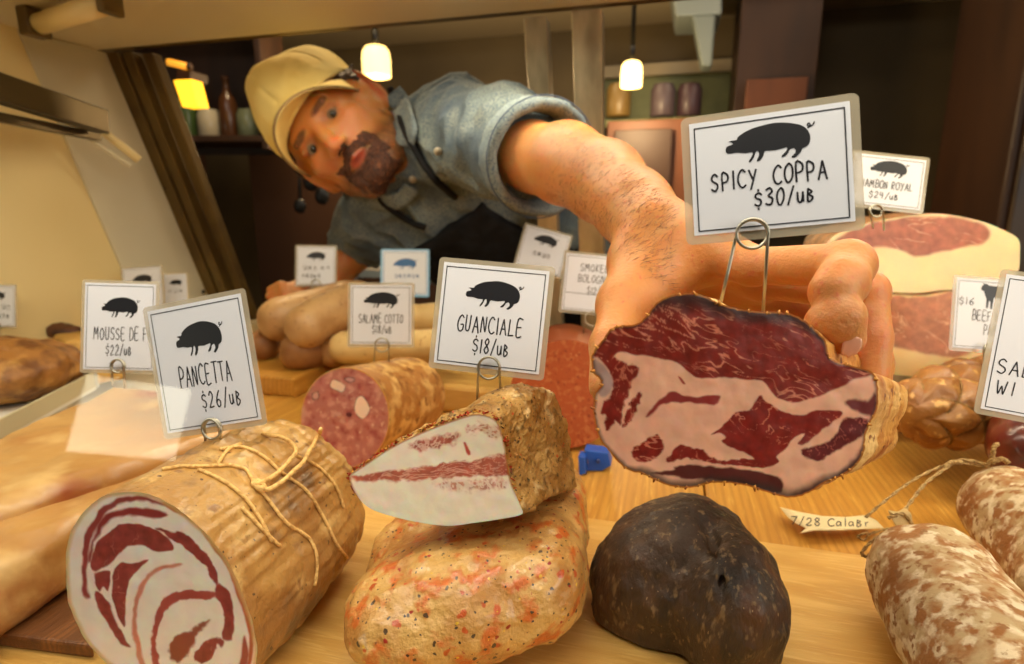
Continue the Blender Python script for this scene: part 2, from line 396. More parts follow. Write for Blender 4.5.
# left: wall shelf with bottles and jars, hanging utensils
sh = thing('wall_shelf', 'dark brown wall shelf holding bottles behind the man', 'shelf', P(215, 150, 2.3))
def sq(px, py, d): return P(px, py, d)
S0 = P(150, 138, 2.3); S1 = P(262, 146, 2.3)
eS = unit((S1-S0)*[1, 1, 0]); nS = np.cross(ZA, eS)
Ls = np.linalg.norm((S1-S0)[:2]); cS = (S0+S1)/2; zsh = cS[2]
part('shelf_board', sh, obox(cS, eS, nS, ZA, Ls/2+.05, .11, .012, .003), m_brown)
part('shelf_board', sh, obox(cS+ZA*.42, eS, nS, ZA, Ls/2+.05, .11, .012, .003), m_brown)
part('side_panel', sh, obox(cS-eS*(Ls/2+.06)+ZA*.2, eS, nS, ZA, .012, .11, .24, .003), m_brown)
part('side_panel', sh, obox(cS+eS*(Ls/2+.06)+ZA*.2, eS, nS, ZA, .012, .11, .24, .003), m_brown)
part('back_panel', sh, obox(cS+nS*.11+ZA*.2, eS, nS, ZA, Ls/2+.05, .006, .24, 0), m_brown)
def lathe(c, prof, m=20):
    th = np.linspace(0, 2*PI, m, endpoint=False); V = np.array([[c[0]+r*math.cos(a), c[1]+r*math.sin(a), c[2]+z] for r, z in prof for a in th]); n = len(prof)
    return V, [(i*m+j, i*m+(j+1) % m, (i+1)*m+(j+1) % m, (i+1)*m+j) for i in range(n-1) for j in range(m)]+[tuple(range(m-1, -1, -1)), tuple(range((n-1)*m, n*m))]
jar = 0; bot = [(.034, 0), (.036, .004), (.036, .13), (.030, .155), (.013, .18), (.012, .22), (.015, .222), (.015, .235)]
jar = [(.04, 0), (.044, .004), (.044, .09), (.036, .105), (.036, .11)]
for i, (px_, pr, colr, nm, lb) in enumerate([(170, bot, (52, 60, 34), 'bottle', 'dark green glass bottle at the left end of the wall shelf'),
        (190, bot, (70, 92, 48), 'bottle', 'olive green bottle beside the dark one on the wall shelf'),
        (211, jar, (196, 186, 160), 'jar', 'white jar in the middle of the wall shelf'),
        (231, bot, (88, 54, 30), 'bottle', 'brown bottle right of the white jar on the wall shelf'),
        (250, jar, (120, 128, 100), 'jar', 'grey green jar behind the cap on the wall shelf')]):
    c_ = P(px_, 140, 2.3); c_[2] = zsh+.012
    t_ = mk(nm, *lathe(c_, pr), M('glaze_%d' % i, colr, .25), smooth=True); tag(t_, lb, nm, 'bottles and jars on the wall shelf')
# amber lit box sign above the shelf area
lt = thing('wall_lamp', 'glowing amber wall lamp box beyond the bronze rail', 'lamp', P(184, 110, 1.9))
q = [P(173, 80, 1.9), P(191, 79, 1.9), P(198, 106, 1.9), P(182, 107, 1.9)]
part('glowing_shade', lt, prism(q, .05*YA, .003), emit('amber_glow', (255, 186, 40), 2.2))
part('bracket', lt, prism([P(176, 70, 1.91), P(190, 70, 1.91), P(190, 80, 1.91), P(176, 80, 1.91)], .08*YA, .003), m_brown)
ls = thing('strip_lamp', 'small amber strip lamp above the wall lamp', 'lamp', P(178, 68, 1.9))
part('glowing_tube', ls, tube([P(168, 62, 1.9), P(189, 67, 1.9)], .011, 10), emit('amber_strip', (255, 170, 50), 1.0), smooth=True)
part('end_cap', ls, tube([P(188.5, 66.8, 1.9), P(191, 67.4, 1.9)], .014, 10), m_brown, smooth=True)
# hanging utensils
for i, (x0, y0, x1, y1, rb) in enumerate([(309, 150, 311, 181, .030), (322, 156, 322, 196, .026), (299, 168, 300, 206, .022)]):
    t_ = thing('hanging_ladle', ['large black ladle hanging behind the mans chin', 'black spoon hanging right of the large ladle', 'small black spoon hanging low beside the ladles'][i], 'ladle', P(x1, y1+8, 2.0), 'hanging ladles')
    part('handle', t_, tube([P(x0, y0-25, 2.0), P(x1, y1, 2.0)], .006, 8), m_black, smooth=True)
    F_ = Fld(P(x1, y1, 2.0)-.05, P(x1, y1, 2.0)+.05, .004); F_.ell(P(x1, y1, 2.0), (rb, .012, rb*1.2)); part('bowl', t_, F_.mesh(), m_black, smooth=True)
rl_ = thing('utensil_rail', 'dark rail the ladles hang from behind the mans cheek', 'rail', P(310, 124, 2.0))
part('rod', rl_, tube([P(285, 124, 2.0), P(340, 126, 2.0)], .006, 8), m_black, smooth=True)
part('bracket', rl_, obox(P(290, 124, 2.0)+YA*.18, YA, XA, ZA, .18, .006, .006), m_black); part('bracket', rl_, obox(P(336, 126, 2.0)+YA*.18, YA, XA, ZA, .18, .006, .006), m_black)
# a low brown partition on the left behind the case
struct('wall_partition', *box(-1.9, -.62, 2.35, 2.42, -.9, .62), m_wallb)
struct('trim_4', *box(-1.9, -.60, 2.33, 2.44, .62, .66), m_brown)
struct('trim_5', *box(-.64, -.56, 2.3, 2.46, -.9, .62), m_brown)

# right: cabinets, framed panel, hood, jars, tall brown unit
cb = thing('kitchen_cabinet', 'brown kitchen cabinet with a pale panel door behind the coppa card', 'cabinet', P(765, 215, 2.7))
def pbox(px0, py0, px1, py1, d, dep, r=.004): # upright box whose face meets the surveyed rectangle
    q = [P(px0, py1, d), P(px1, py1, d), P(px1, py0, d), P(px0, py0, d)]
    c = sum(q)/4; hx = np.linalg.norm(q[1]-q[0])/2; hz = np.linalg.norm(q[2]-q[1])/2
    return obox(c+YA*dep/2, XA, YA, ZA, hx, dep/2, hz, r)
part('body', cb, pbox(738, -40, 812, 205, 2.6, .3), m_brown)
part('door_panel', cb, pbox(744, 22, 786, 68, 2.59, .02), m_pale, label='pale inset panel')
part('door', cb, pbox(744, 82, 800, 196, 2.59, .02), m_walnut)
part('handle', cb, tube([P(792, 120, 2.56), P(792, 150, 2.56)], .008, 8), m_steel, smooth=True)
hd = thing('range_hood', 'pale blue-grey hood with a tapering duct high behind the bulb', 'hood', P(705, 60, 2.5))
part('canopy', hd, prism([P(668, -30, 2.5), P(722, -30, 2.5), P(722, 14, 2.5), P(676, 16, 2.5)], .3*YA, .01), M('blue_grey_metal', (150, 160, 156), .4))
part('duct', hd, prism([P(692, 14, 2.5), P(716, 14, 2.5), P(712, 66, 2.5), P(702, 66, 2.5)], .12*YA, .01), M('blue_grey_metal_b', (134, 144, 138), .4))
ct = thing('back_counter', 'low wooden back counter behind the mans forearm', 'counter', P(640, 330, 2.6))
part('worktop', ct, pbox(600, 118, 722, 126, 2.6, .45), m_green)
part('cabinet_front', ct, pbox(603, 127, 720, 420, 2.62, .4), m_walnut)
part('door', ct, pbox(610, 136, 664, 400, 2.61, .012), m_brown); part('door', ct, pbox(668, 136, 716, 400, 2.61, .012), m_brown)
for i, (px_, colr, lb) in enumerate([(618, (120, 96, 50), 'amber jar on the back counter right of the door post'), (662, (92, 78, 82), 'mauve grey jar on the back counter near the hood'), (688, (70, 50, 56), 'dark plum jar on the back counter beside the cabinet')]):
    c_ = P(px_, 117, 2.68); t_ = mk('jar', *lathe(c_, [(r*1.3, z*1.3) for r, z in jar]), M('crock_%d' % i, colr, .4), smooth=True); tag(t_, lb, 'jar', 'jars on the back counter')
tu = thing('tall_cupboard', 'tall dark brown cupboard filling the upper right corner', 'cupboard', CS(1.9, 2.2, -.9))
part('body', tu, box(.98, 2.6, 2.1, 2.6, -.9, 1.7, .01), m_brown)
part('door', tu, box(1.0, 1.42, 2.08, 2.1, -.5, 1.6, .006), M('umber_door', (84, 62, 36), .45, [('noise', 3, .35, .7, (50, 34, 18))]))
part('door', tu, box(1.46, 2.0, 2.08, 2.1, -.5, 1.6, .006), M('umber_door_b', (74, 48, 24), .45, [('noise', 3, .35, .7, (44, 28, 14))]))
part('handle', tu, tube([CS(1.38, 2.05, .3), CS(1.38, 2.05, .5)], .008, 8), m_steel, smooth=True)
pt_ = thing('prep_table', 'steel prep table behind the man carrying the green bag', 'table', [*P(436, 270, 1.75)[:2], -.9])
cpt = P(436, 270, 1.75)+YA*.15; part('table_top', pt_, obox(cpt-ZA*.013, XA, YA, ZA, .28, .20, .012, .002), m_steel)
for sx in (-1, 1):
    for sy in (-1, 1): part('leg', pt_, obox([*(cpt+sx*.26*XA+sy*.18*YA)[:2], (cpt[2]-.925)/2], XA, YA, ZA, .015, .015, (cpt[2]+.875)/2), m_steel)
gp = thing('paper_bag', 'pale green paper bag standing behind the mans elbow', 'bag', P(436, 262, 1.75))
part('bag', gp, prism([P(414, 232, 1.75), P(436, 221, 1.75), P(456, 234, 1.75), P(454, 270, 1.75), P(416, 270, 1.75)], .06*YA, .004), M('green_paper', (150, 172, 128), .6))
part('fold', gp, prism([P(416, 240, 1.745), P(454, 241, 1.745), P(454, 244, 1.745), P(416, 243, 1.745)], .004*YA), M('green_paper_fold', (120, 142, 100), .6))

# pendant lamps
def pendant(px, py0, py1, w, d, label, st):
    c = P(px, py1, d); top = P(px, py0, d); h = top[2]-c[2]; r = w/2*d/F
    t = thing('pendant_lamp', label, 'lamp', c, 'pendant lamps')
    pr = [(r*.97, 0), (r, h*.1), (r, h*.55), (r*.93, h*.8), (r*.72, h*.94), (r*.3, h)]
    part('lamp_shade', t, lathe(c, pr, 28), emit('opal_glass_%d' % px, (255, 214, 128), st), smooth=True)
    part('socket', t, lathe(c+ZA*h, [(r*.25, 0), (r*.25, .05), (r*.1, .06)], 12), m_black, smooth=True)
    part('cord', t, tube([c+ZA*(h+.05), np.array([c[0], c[1], 1.9])], .009, 8), m_black, smooth=True)
    l = bpy.data.lights.new('lamp_glow', 'POINT'); l.energy = 14; l.color = (1, .72, .38); l.shadow_soft_size = .06
    lo = bpy.data.objects.new('lamp_glow', l); COL.objects.link(lo); lo.parent = t; lo.location = (0, 0, -.1)
pendant(377, 47, 77, 28, 2.3, 'frosted pendant lamp glowing just above the mans ear', 3.2)
pendant(631, 62, 87, 21, 2.2, 'small bright pendant bulb right of the two metal door posts', 6.0)
# ================================================================== meats
def streaks(sx, sy, ang, lo, hi, c0, c1, seed=0):
    """intrinsic marbling colour: thin anisotropic fat veins through the lean"""
    c0 = np.array(lin(c0)[:3]); c1 = np.array(lin(c1)[:3]); ca, sa = math.cos(ang), math.sin(ang)
    def fn(pt):
        w = 9*np.stack([fbm(np.c_[pt*.02, np.full(len(pt), seed+.3)], 2), fbm(np.c_[pt*.02, np.full(len(pt), seed+5.3)], 2)], -1)
        q = pt+w; u = (q[:, 0]*ca+q[:, 1]*sa)*sx; v = (-q[:, 0]*sa+q[:, 1]*ca)*sy
        n = 1-np.abs(fbm(np.c_[u, v, np.full(len(pt), seed+1.7)], 3))*2.2
        m = noise(np.c_[pt*.03, np.full(len(pt), seed+4.4)])
        a = (sstep(lo, hi, n+.25*m))[:, None]; k = (1+.25*fbm(np.c_[pt*.12, np.full(len(pt), seed+8.)], 3))[:, None]
        return np.clip(c0*k*(1-a)+c1*a, 0, 1)
    return fn

# ------------------------------------------------------------------ spicy coppa, held up
ZO = lambda L: zc(L, 560, 280, 3.0118)
cop_out = ZO([(95,240),(100,215),(125,185),(150,150),(180,138),(235,130),(265,100),(290,70),(330,48),(390,38),(440,50),(480,70),(530,85),(600,95),(660,97),(700,103),(740,125),(770,150),(800,185),(810,225),(830,245),(880,258),(930,272),(950,290),(958,330),(955,390),(935,430),(920,470),(915,520),(890,560),(850,590),(800,610),(750,640),(700,655),(640,645),(580,625),(520,612),(450,612),(400,625),(340,622),(290,605),(250,585),(200,570),(160,530),(120,480),(105,430),(100,380),(105,340),(122,320),(118,295),(100,280)])
c0 = P(735, 395, .25); nC = unit([.06, -1, .10])
out2 = resample(spline(cop_out, 6, True), 560); out2 = out2+.8*np.stack([noise(np.c_[out2*.22, np.zeros(560)]), noise(np.c_[out2*.22, np.ones(560)*4])], -1)
out3 = np.array([on_plane(x, y, c0, nC) for x, y in out2])
V, Fc = face_mesh(out3, c0, 150); px = proj(V)
red = streaks(.035, .14, .42, .78, 1.08, (134, 38, 24), (210, 132, 104), 1)
redL = streaks(.16, .05, .25, .82, 1.1, (134, 38, 26), (204, 118, 92), 2)
red2 = streaks(.05, .10, .3, .90, 1.02, (136, 36, 26), (204, 122, 96), 3)
fatc = (234, 182, 154)
lay = [(ZO([(150,150),(235,130),(300,62),(390,40),(480,72),(600,98),(700,105),(760,145),(800,190),(812,230),(850,255),(930,275),(925,290),(880,300),(840,325),(790,345),(730,365),(690,368),(650,350),(620,315),(600,300),(545,300),(480,292),(430,295),(400,285),(350,250),(290,235),(230,225),(180,218),(160,235),(150,270),(120,240),(98,232),(105,210),(130,180)]), red, 1.0, 1.5, .06),
 (ZO([(160,232),(195,250),(238,262),(222,300),(205,345),(188,395),(180,440),(168,425),(150,452),(135,448),(140,410),(122,400),(130,370),(150,350),(158,310),(150,270)]), redL, 1.0, 2.0, .15),
 (ZO([(245,335),(238,370),(225,405),(200,440),(188,436),(200,400),(215,365),(228,350)]), redL, .8, 2.0, .2),
 (ZO([(260,412),(280,380),(320,345),(345,335),(375,348),(420,352),(480,347),(482,360),(465,375),(420,372),(380,368),(330,368),(300,380),(275,405)]), (146, 50, 44), 1.2, 1.2, .1),
 (ZO([(355,290),(366,296),(378,312),(370,313)]), (160, 66, 56), .6, .3, .1),
 (ZO([(218,525),(225,505),(250,490),(285,467),(300,470),(312,500),(300,525),(270,545),(240,548)]), red2, .8, 1.5, .2),
 (ZO([(318,548),(345,510),(365,497),(400,505),(430,510),(450,530),(490,545),(545,540),(640,548),(600,562),(520,557),(480,553),(420,545),(380,537),(350,545)]), red2, .8, 1.5, .15),
 (ZO([(455,465),(500,430),(530,398),(570,390),(600,350),(620,365),(650,385),(680,398),(740,405),(770,392),(845,395),(840,415),(800,440),(770,470),(735,492),(718,490),(738,462),(700,480),(680,510),(650,530),(658,550),(620,565),(570,560),(520,545),(575,545),(575,528),(490,490),(500,472),(480,460)]), red2, .8, 1.2, .1),
 (ZO([(725,515),(760,500),(800,490),(835,460),(850,420),(880,415),(925,420),(915,460),(880,490),(840,510),(790,540),(770,545),(740,535)]), streaks(.05, .1, .3, .9, 1.05, (104, 30, 30), (176, 96, 84), 5), 1.2, 1.5, .15),
 (ZO([(860,370),(880,360),(925,362),(948,340),(955,380),(945,412),(905,400),(875,385)]), (112, 40, 40), 2, 1.5, .15),
 (ZO([(915,500),(870,555),(820,600),(770,615),(700,650),(760,640),(850,595),(905,550)]), (112, 54, 56), 4, 2, .12),
 (ZO([(275,580),(340,572),(350,560),(430,558),(500,565),(560,570),(600,578),(665,600),(668,640),(620,635),(560,620),(500,605),(450,600),(400,600),(330,590)]), (96, 38, 32), 1.2, 1.2, .12),
 (ZO([(92,235),(110,240),(135,262),(158,300),(150,340),(120,350),(118,300)]), (190, 160, 150), 1.5, .5, .1)]
C = paint(px, fatc, lay)
C *= (1+.10*fbm(np.c_[px*.05, np.full(len(px), 2.)], 3))[:, None]
sd = -poly_sd(px, out2)                       # the air-dried dark crust along the rim
crw = 5+28*sstep(345, 300, px[:, 1])*sstep(640, 690, px[:, 0])*sstep(880, 800, px[:, 0])+16*sstep(790, 850, px[:, 0])*sstep(350, 330, px[:, 1])+7*sstep(450, 480, px[:, 1])
crw = crw*(1+.35*noise(np.c_[px*.05, np.zeros(len(px))]))
k = ((1-sstep(.1*crw, crw, sd))*.85)[:, None]; C = C*(1-k)+k*np.array(lin((56, 42, 38))[:3])
k = (1-sstep(.8, 2.2, sd))[:, None]; C = C*(1-k)+k*np.array(lin((186, 112, 40))[:3])
V = V+nC*(.0003*fbm(V*100, 2)*np.minimum(1, sd/4))[:, None]
m_face = M('cured_cut_face', 'attr', .36, [], bump=[(500, .00008), (90, .0002)], sss=.002, spec=.3)
m_crind = M('coppa_rind', (206, 150, 72), .55, [('noise', 60, .45, .65, (168, 96, 34)), ('noise', 25, .5, .7, (226, 190, 124)), ('noise', 180, .62, .7, (120, 60, 22))], bump=[(250, .0012), (60, .002)])
cop = thing('coppa', 'big marbled spicy coppa with a dark red cut face held up in the hand', 'cured meat', np.array([c0[0]+.02, c0[1]+.06, out3[:, 2].min()]))
mk('cut_face', V, Fc, m_face, cop, col=C)
cb1 = P(832, 402, .385)
U_ = unit(np.cross(nC, ZA)); W_ = np.cross(U_, nC)
netf = lambda V, t: .0010*np.sin(V[:, 1]*900)*0+.0022*fbm(V*70, 3)-.0012
Vb, Fb = body_from(out3, c0, cb1, 46, lambda t: (1.0-.10*t)*rounded(.72)(t), lambda t: (1-.05*t)*rounded(.72)(t), U_, W_, netf)
# the crust frays a little over the cut edge
mk('rind', Vb, Fb, m_crind, cop); cop_bvh = bvh_of(Vb, Fb)
fr_v = []
for k in range(0, 560, 3):
    if RNG.random() < .3:
        p = out3[k]; o = unit(p-c0); q = p+o*RNG.uniform(.0, .0007)-nC*.0006+RNG.normal(size=3)*.0006
        fr_v.append(tube([p-o*.001, q], [RNG.uniform(.0006, .0011), .0004], 5))
mk('frayed_crust', *join(*fr_v), M('frayed_crust', (200, 132, 48), .6, [('noise', 300, .5, .6, (150, 84, 26))]), cop)
# ------------------------------------------------------------------ pancetta
ZP = lambda L: zc(L, 40, 480, 3.609)
pan_out = ZP([(95,330),(95,260),(110,190),(150,125),(200,75),(260,47),(340,42),(420,62),(500,105),(580,175),(650,255),(700,335),(740,430),(768,520),(782,600),(778,680),(745,740),(680,790),(590,815),(490,805),(400,770),(320,725),(240,660),(200,620),(160,570),(125,500),(100,430)])
A = P(161, 592, .31); Bp = P(318, 470, .455); ax = unit(Bp-A); nP = unit(-ax+np.array([.18, -.10, .12]))
po2 = resample(spline(pan_out, 6, True), 420); po2 += .8*np.stack([noise(np.c_[po2*.08, np.zeros(420)]), noise(np.c_[po2*.08, np.ones(420)*4])], -1)
po3 = np.array([on_plane(x, y, A, nP) for x, y in po2])
V, Fc = face_mesh(po3, A, 130); px = proj(V)
pr = streaks(.05, .05, .6, .95, 1.1, (158, 72, 64), (196, 120, 108), 7); pk = (202, 118, 100)
pan_lay = 1
lay = [(ZP([(150,300),(155,230),(185,150),(240,88),(310,60),(380,62),(450,82),(458,94),(400,80),(330,78),(262,102),(212,160),(182,230),(172,300),(165,370),(180,420),(165,425),(150,390)]), (160, 72, 66), 1.8, 1.8, .07),
 (ZP([(200,190),(215,150),(250,120),(320,103),(390,102),(440,112),(460,130),(400,137),(330,130),(270,140),(230,165),(200,220),(182,290),(172,280)]), (154, 62, 58), 1.8, 1.8, .07),
 (ZP([(190,325),(185,290),(200,240),(240,190),(300,158),(360,158),(420,180),(460,210),(485,245),(460,260),(410,255),(370,235),(320,240),(280,270),(255,300),(220,320)]), pr, 1.0, 1.4, .08),
 (ZP([(262,370),(265,330),(290,300),(340,300),(392,285),(360,320),(332,350),(312,410),(308,470),(305,532),(280,490),(262,430)]), pr, 1.0, 1.2, .08),
 (ZP([(198,340),(240,325),(255,340),(245,400),(230,385),(214,402)]), pr, 1.2, 1.5, .1),
 (ZP([(198,405),(240,430),(270,500),(300,560),(325,605),(290,592),(250,530),(215,470)]), pr, 1.2, 1.4, .08),
 (ZP([(420,170),(480,190),(500,185),(550,215),(600,270),(635,330),(637,382),(615,350),(600,310),(560,280),(520,240),(470,210)]), pr, 1.0, 1.4, .1),
 (ZP([(640,375),(680,400),(695,460),(700,530),(690,580),(655,570),(668,510),(655,450),(632,420)]), pr, 1.2, 1.2, .1),
 (ZP([(455,78),(530,118),(620,205),(690,300),(735,410),(762,520),(772,600),(760,690),(735,720),(750,660),(755,600),(745,520),(715,420),(672,315),(610,222),(540,145),(455,96)]), (190, 104, 66), 1.3, 1.2, .05),
 (ZP([(735,560),(752,600),(748,660),(720,700),(708,690),(725,640)]), (176, 92, 76), 1.5, 1, .1),
 (ZP([(510,310),(450,320),(400,350),(372,400),(350,470),(350,540),(368,620),(395,700),(372,700),(348,620),(333,540),(336,460),(355,390),(385,345),(430,312),(500,300)]), (216, 146, 122), 1.5, 1.2, .08),
 (ZP([(632,410),(620,428),(560,432),(505,438),(455,470),(432,520),(418,580),(430,650),(460,710),(435,715),(405,650),(400,590),(410,510),(440,440),(490,405),(560,398),(615,402)]), (180, 88, 78), 1.2, 1.5, .12),
 (ZP([(468,600),(490,560),(530,550),(560,530),(605,507),(610,515),(570,555),(545,610),(512,652),(482,655),(468,628)]), (158, 86, 66), 1.9, 1.8, .15),
 (ZP([(560,622),(600,580),(650,570),(668,585),(655,605),(640,590),(622,640),(590,662),(560,650)]), pr, 1.0, 1.4, .15),
 (ZP([(455,700),(520,740),(600,755),(670,740),(700,700),(685,690),(650,722),(590,732),(520,715),(465,680)]), (176, 84, 76), 1.9, 1.8, .12)]
C = paint(px, (255, 234, 222), lay); C *= (1+.06*fbm(np.c_[px*.04, np.full(len(px), 2.)], 3))[:, None]
yel = (fbm(np.c_[px*.03, np.full(len(px), 6.)], 2)); sd = -poly_sd(px, po2)
k = ((1-sstep(1.2, 5.5, sd))*.8)[:, None]; C = C*(1-k)+k*np.array(lin((222, 184, 120))[:3])
V = V+nP*(.0003*fbm(V*90, 2)*np.minimum(1, sd/4))[:, None]
m_pface = M('pancetta_cut_face', 'attr', .3, [], bump=[(500, .00008), (90, .0002)], sss=.003, spec=.5)
pan = thing('pancetta', 'tied pancetta roll with a spiral cut face facing the glass', 'cured meat', np.array([(A+Bp)[0]/2, (A+Bp)[1]/2, 0.004]))
mk('cut_face', V, Fc, m_pface, pan, col=C)
m_prind = M('pancetta_rind', (192, 148, 80), .40, [('noise', 14, .40, .60, (160, 112, 58)), ('noise', 45, .52, .66, (214, 176, 110)), ('noise', 28, .54, .66, (122, 92, 58)), ('noise', 90, .60, .70, (150, 108, 62)), ('voro', 190, .20, .26, (92, 64, 34)), ('voro', 330, .17, .23, (70, 48, 28))],
            bump=[(240, .0007), (60, .0020)], spec=.55, coat=.3)
Up = unit(np.cross(ZA, ax)); Wp = np.cross(ax, Up)
oc = (po3.max(0)+po3.min(0))/2; A2 = A+0*ax
def pd(V, t):
    th = np.arctan2((V-A) @ Wp, (V-A) @ Up); s = (V-A) @ ax
    wr = fbm(np.c_[np.cos(th)*5, np.sin(th)*5, s*9], 2); fine = fbm(np.c_[np.cos(th)*26, np.sin(th)*26, s*22], 3)
    groove = sum(.0016*np.exp(-((s-g)/.0035)**2) for g in (.055, .088, .125))
    return .0024*wr+-.0000*fine+.0010*fbm(V*70, 2)-groove-.0008
Vb, Fb = body_from(po3, A, Bp, 110, lambda t: (1.0+.05*math.sin(PI*min(1, t*1.3))-.02*t)*rounded(.74, 2.4)(t), lambda t: (1.0+.05*math.sin(PI*min(1, t*1.3))-.08*t)*rounded(.74, 2.4)(t), unit(np.cross(nP, ZA)), np.cross(unit(np.cross(nP, ZA)), nP), pd)
mk('rind', Vb, Fb, m_prind, pan); pb = bvh_of(Vb, Fb)
ZT = lambda L: zc(L, 40, 380, 2.338)
m_twine = M('butcher_twine', (240, 200, 124), .7, [('noise', 400, .48, .62, (206, 158, 88))], bump=(900, .0006))
def twine(L, r=.0011, off=.0010, lift=None, b=pb):
    s = spline(L, 6); pts = [hit(b, x, y, off) for x, y in s]
    if lift is not None:
        n = len(pts); pts = [p+np.array([0, -.25, 1.0])*lift*math.sin(PI*i/(n-1)) for i, p in enumerate(pts)]
    pts = np.array(pts); pts[1:-1] = (pts[:-2]+pts[1:-1]*2+pts[2:])/4; return tube(pts, r, 8)
ties = [ZT([(285,212),(325,205),(370,205),(410,203),(445,202),(480,210),(502,245)]),
        ZT([(370,212),(430,240),(480,280),(515,330),(540,380)]),
        ZT([(505,250),(540,290),(570,330),(600,352),(630,375),(645,420),(640,480)]),
        ZT([(420,165),(470,158),(520,180),(560,215),(620,260),(660,320),(690,380),(715,415)]),
        ZT([(600,180),(650,205),(690,250),(708,300)]),
        ZT([(470,150),(440,165),(415,200)]), ZT([(560,390),(520,352),(470,300)])]
mk('twine', *join(*[twine(t) for t in ties]), m_twine, pan)
mk('twine_knot', *join(twine(ZT([(500,256),(540,270),(585,252),(620,205),(640,165),(656,115)]), .0015, .002, .008), twine(ZT([(500,250),(545,232),(590,195),(598,178),(570,148),(520,132)]), .0014, .002, .004), twine(ZT([(495,248),(512,262),(520,250),(505,240),(495,252)]), .0018, .002)), m_twine, pan)

# ------------------------------------------------------------------ guanciale, two pieces
ZG = lambda L: zc(L, 330, 380, 2.338)
g_out = ZG([(45,228),(60,212),(90,192),(130,165),(180,138),(240,112),(300,90),(345,80),(385,92),(400,120),(410,160),(418,215),(430,258),(446,296),(448,314),(400,325),(330,335),(280,341),(220,335),(150,320),(90,298),(58,262)])
g0 = P(438, 478, .335); nG = unit([-.12, -1, .22])
go2 = resample(spline(g_out, 6, True), 360); go3 = np.array([on_plane(x, y, g0, nG) for x, y in go2])
V, Fc = face_mesh(go3, g0, 100); px = proj(V)
band = streaks(.06, .3, -.12, .45, .9, (190, 106, 86), (224, 172, 152), 9)
lay = [(ZG([(48,228),(110,216),(180,208),(260,196),(330,188),(416,176),(424,218),(410,226),(350,224),(280,230),(200,235),(130,237),(60,236)]), band, 1.6, 2.4, .12),
 (ZG([(185,155),(230,135),(280,128),(305,122),(290,142),(250,158),(205,164)]), streaks(.15, .15, 0, .5, .8, (184, 104, 88), (226, 190, 170), 4), 2.5, 3.5, .12),
 (ZG([(312,150),(318,148),(328,172),(322,174)]), (200, 90, 76), 1.0, .8, .15),
(ZG([(318,112),(345,104),(390,112),(398,135),(370,128),(352,120),(330,124)]), streaks(.2, .2, .5, .0, .4, (196, 132, 108), (232, 206, 188), 31), 2.5, 4, .2),
 (ZG([(250,242),(400,232),(410,250),(350,258),(280,256)]), streaks(.2, .2, 0, .2, .5, (206, 150, 132), (234, 212, 196), 14), 3, 3, .15)]
C = paint(px, (253, 234, 216), lay); C *= (1+.05*fbm(np.c_[px*.05, np.full(len(px), 2.)], 3))[:, None]
sd = -poly_sd(px, go2); k = ((1-sstep(.5, 2.5, sd))*.8*sstep(505, 480, px[:, 1]))[:, None]; C = C*(1-k)+k*np.array(lin((190, 116, 50))[:3])
V = V+nG*(.0003*fbm(V*90, 2)*np.minimum(1, sd/4))[:, None]
low_top = .088
gua = thing('guanciale', 'cut guanciale with a white fat face lying on top of the spiced piece', 'cured meat', np.array([g0[0]+.01, g0[1]+.04, go3[:, 2].min()]))
mk('cut_face', V, Fc, m_pface, gua, col=C)
m_spice = M('spice_crust', (222, 176, 100), .42, [('noise', 35, .42, .62, (196, 140, 70)), ('noise', 75, .53, .64, (214, 112, 40)), ('voro', 110, .26, .34, (204, 90, 28)), ('voro', 190, .24, .30, (84, 62, 36)), ('voro', 170, .20, .26, (172, 36, 16)), ('voro', 240, .19, .24, (236, 190, 56)), ('voro', 330, .24, .29, (54, 40, 24))],
            bump=[(300, .0014), (90, .0024)], spec=.6, coat=.6)
m_herb = M('herb_crust', (200, 158, 88), .5, [('noise', 50, .42, .62, (164, 116, 50)), ('noise', 140, .55, .66, (128, 94, 42)), ('voro', 230, .27, .33, (88, 66, 32)), ('voro', 200, .20, .25, (196, 84, 26)), ('noise', 60, .58, .68, (232, 206, 150)), ('voro', 360, .26, .31, (60, 46, 24))],
           bump=[(320, .0018), (80, .0030)], spec=.5, coat=.1)
g1 = P(530, 460, .43); Ug = unit(np.cross(nG, ZA)); Wg = np.cross(Ug, nG)
Vb, Fb = body_from(go3, g0, g1, 70, lambda t: (1-.02*t)*rounded(.6, 2.4)(t), lambda t: (1+.34*math.sin(min(1, t*1.5)*PI/2)-.15*t)*rounded(.6, 2.4)(t), Ug, Wg,
                   lambda V, t: .0035*fbm(V*38, 2)+.0014*fbm(V*160, 3), shift=lambda t: np.array([0, 0, .010*math.sin(PI*t)]))
mk('rind', Vb, Fb, m_herb, gua); gb = bvh_of(Vb, Fb)
# chilli flakes pressed along the cut edge
fl = []
for k in range(0, 360):
    if proj(go3[k:k+1])[0, 1] < 500 and RNG.random() < .6:
        for _ in range(3):
            p = go3[k]-nG*RNG.uniform(0, .012)+unit(go3[k]-g0)*.001; fl.append(obox(p, unit(RNG.normal(size=3)), unit(np.cross([0, 0, 1.], RNG.normal(size=3))), ZA, RNG.uniform(.0007, .0018), RNG.uniform(.0005, .001), .0004))
o = mk('spice_flakes', *join(*fl), M('flakes', (206, 150, 60), .5, [('noise', 200, .45, .5, (170, 50, 20)), ('noise', 300, .55, .6, (90, 60, 28))]), gua, smooth=False); o['kind'] = 'stuff'

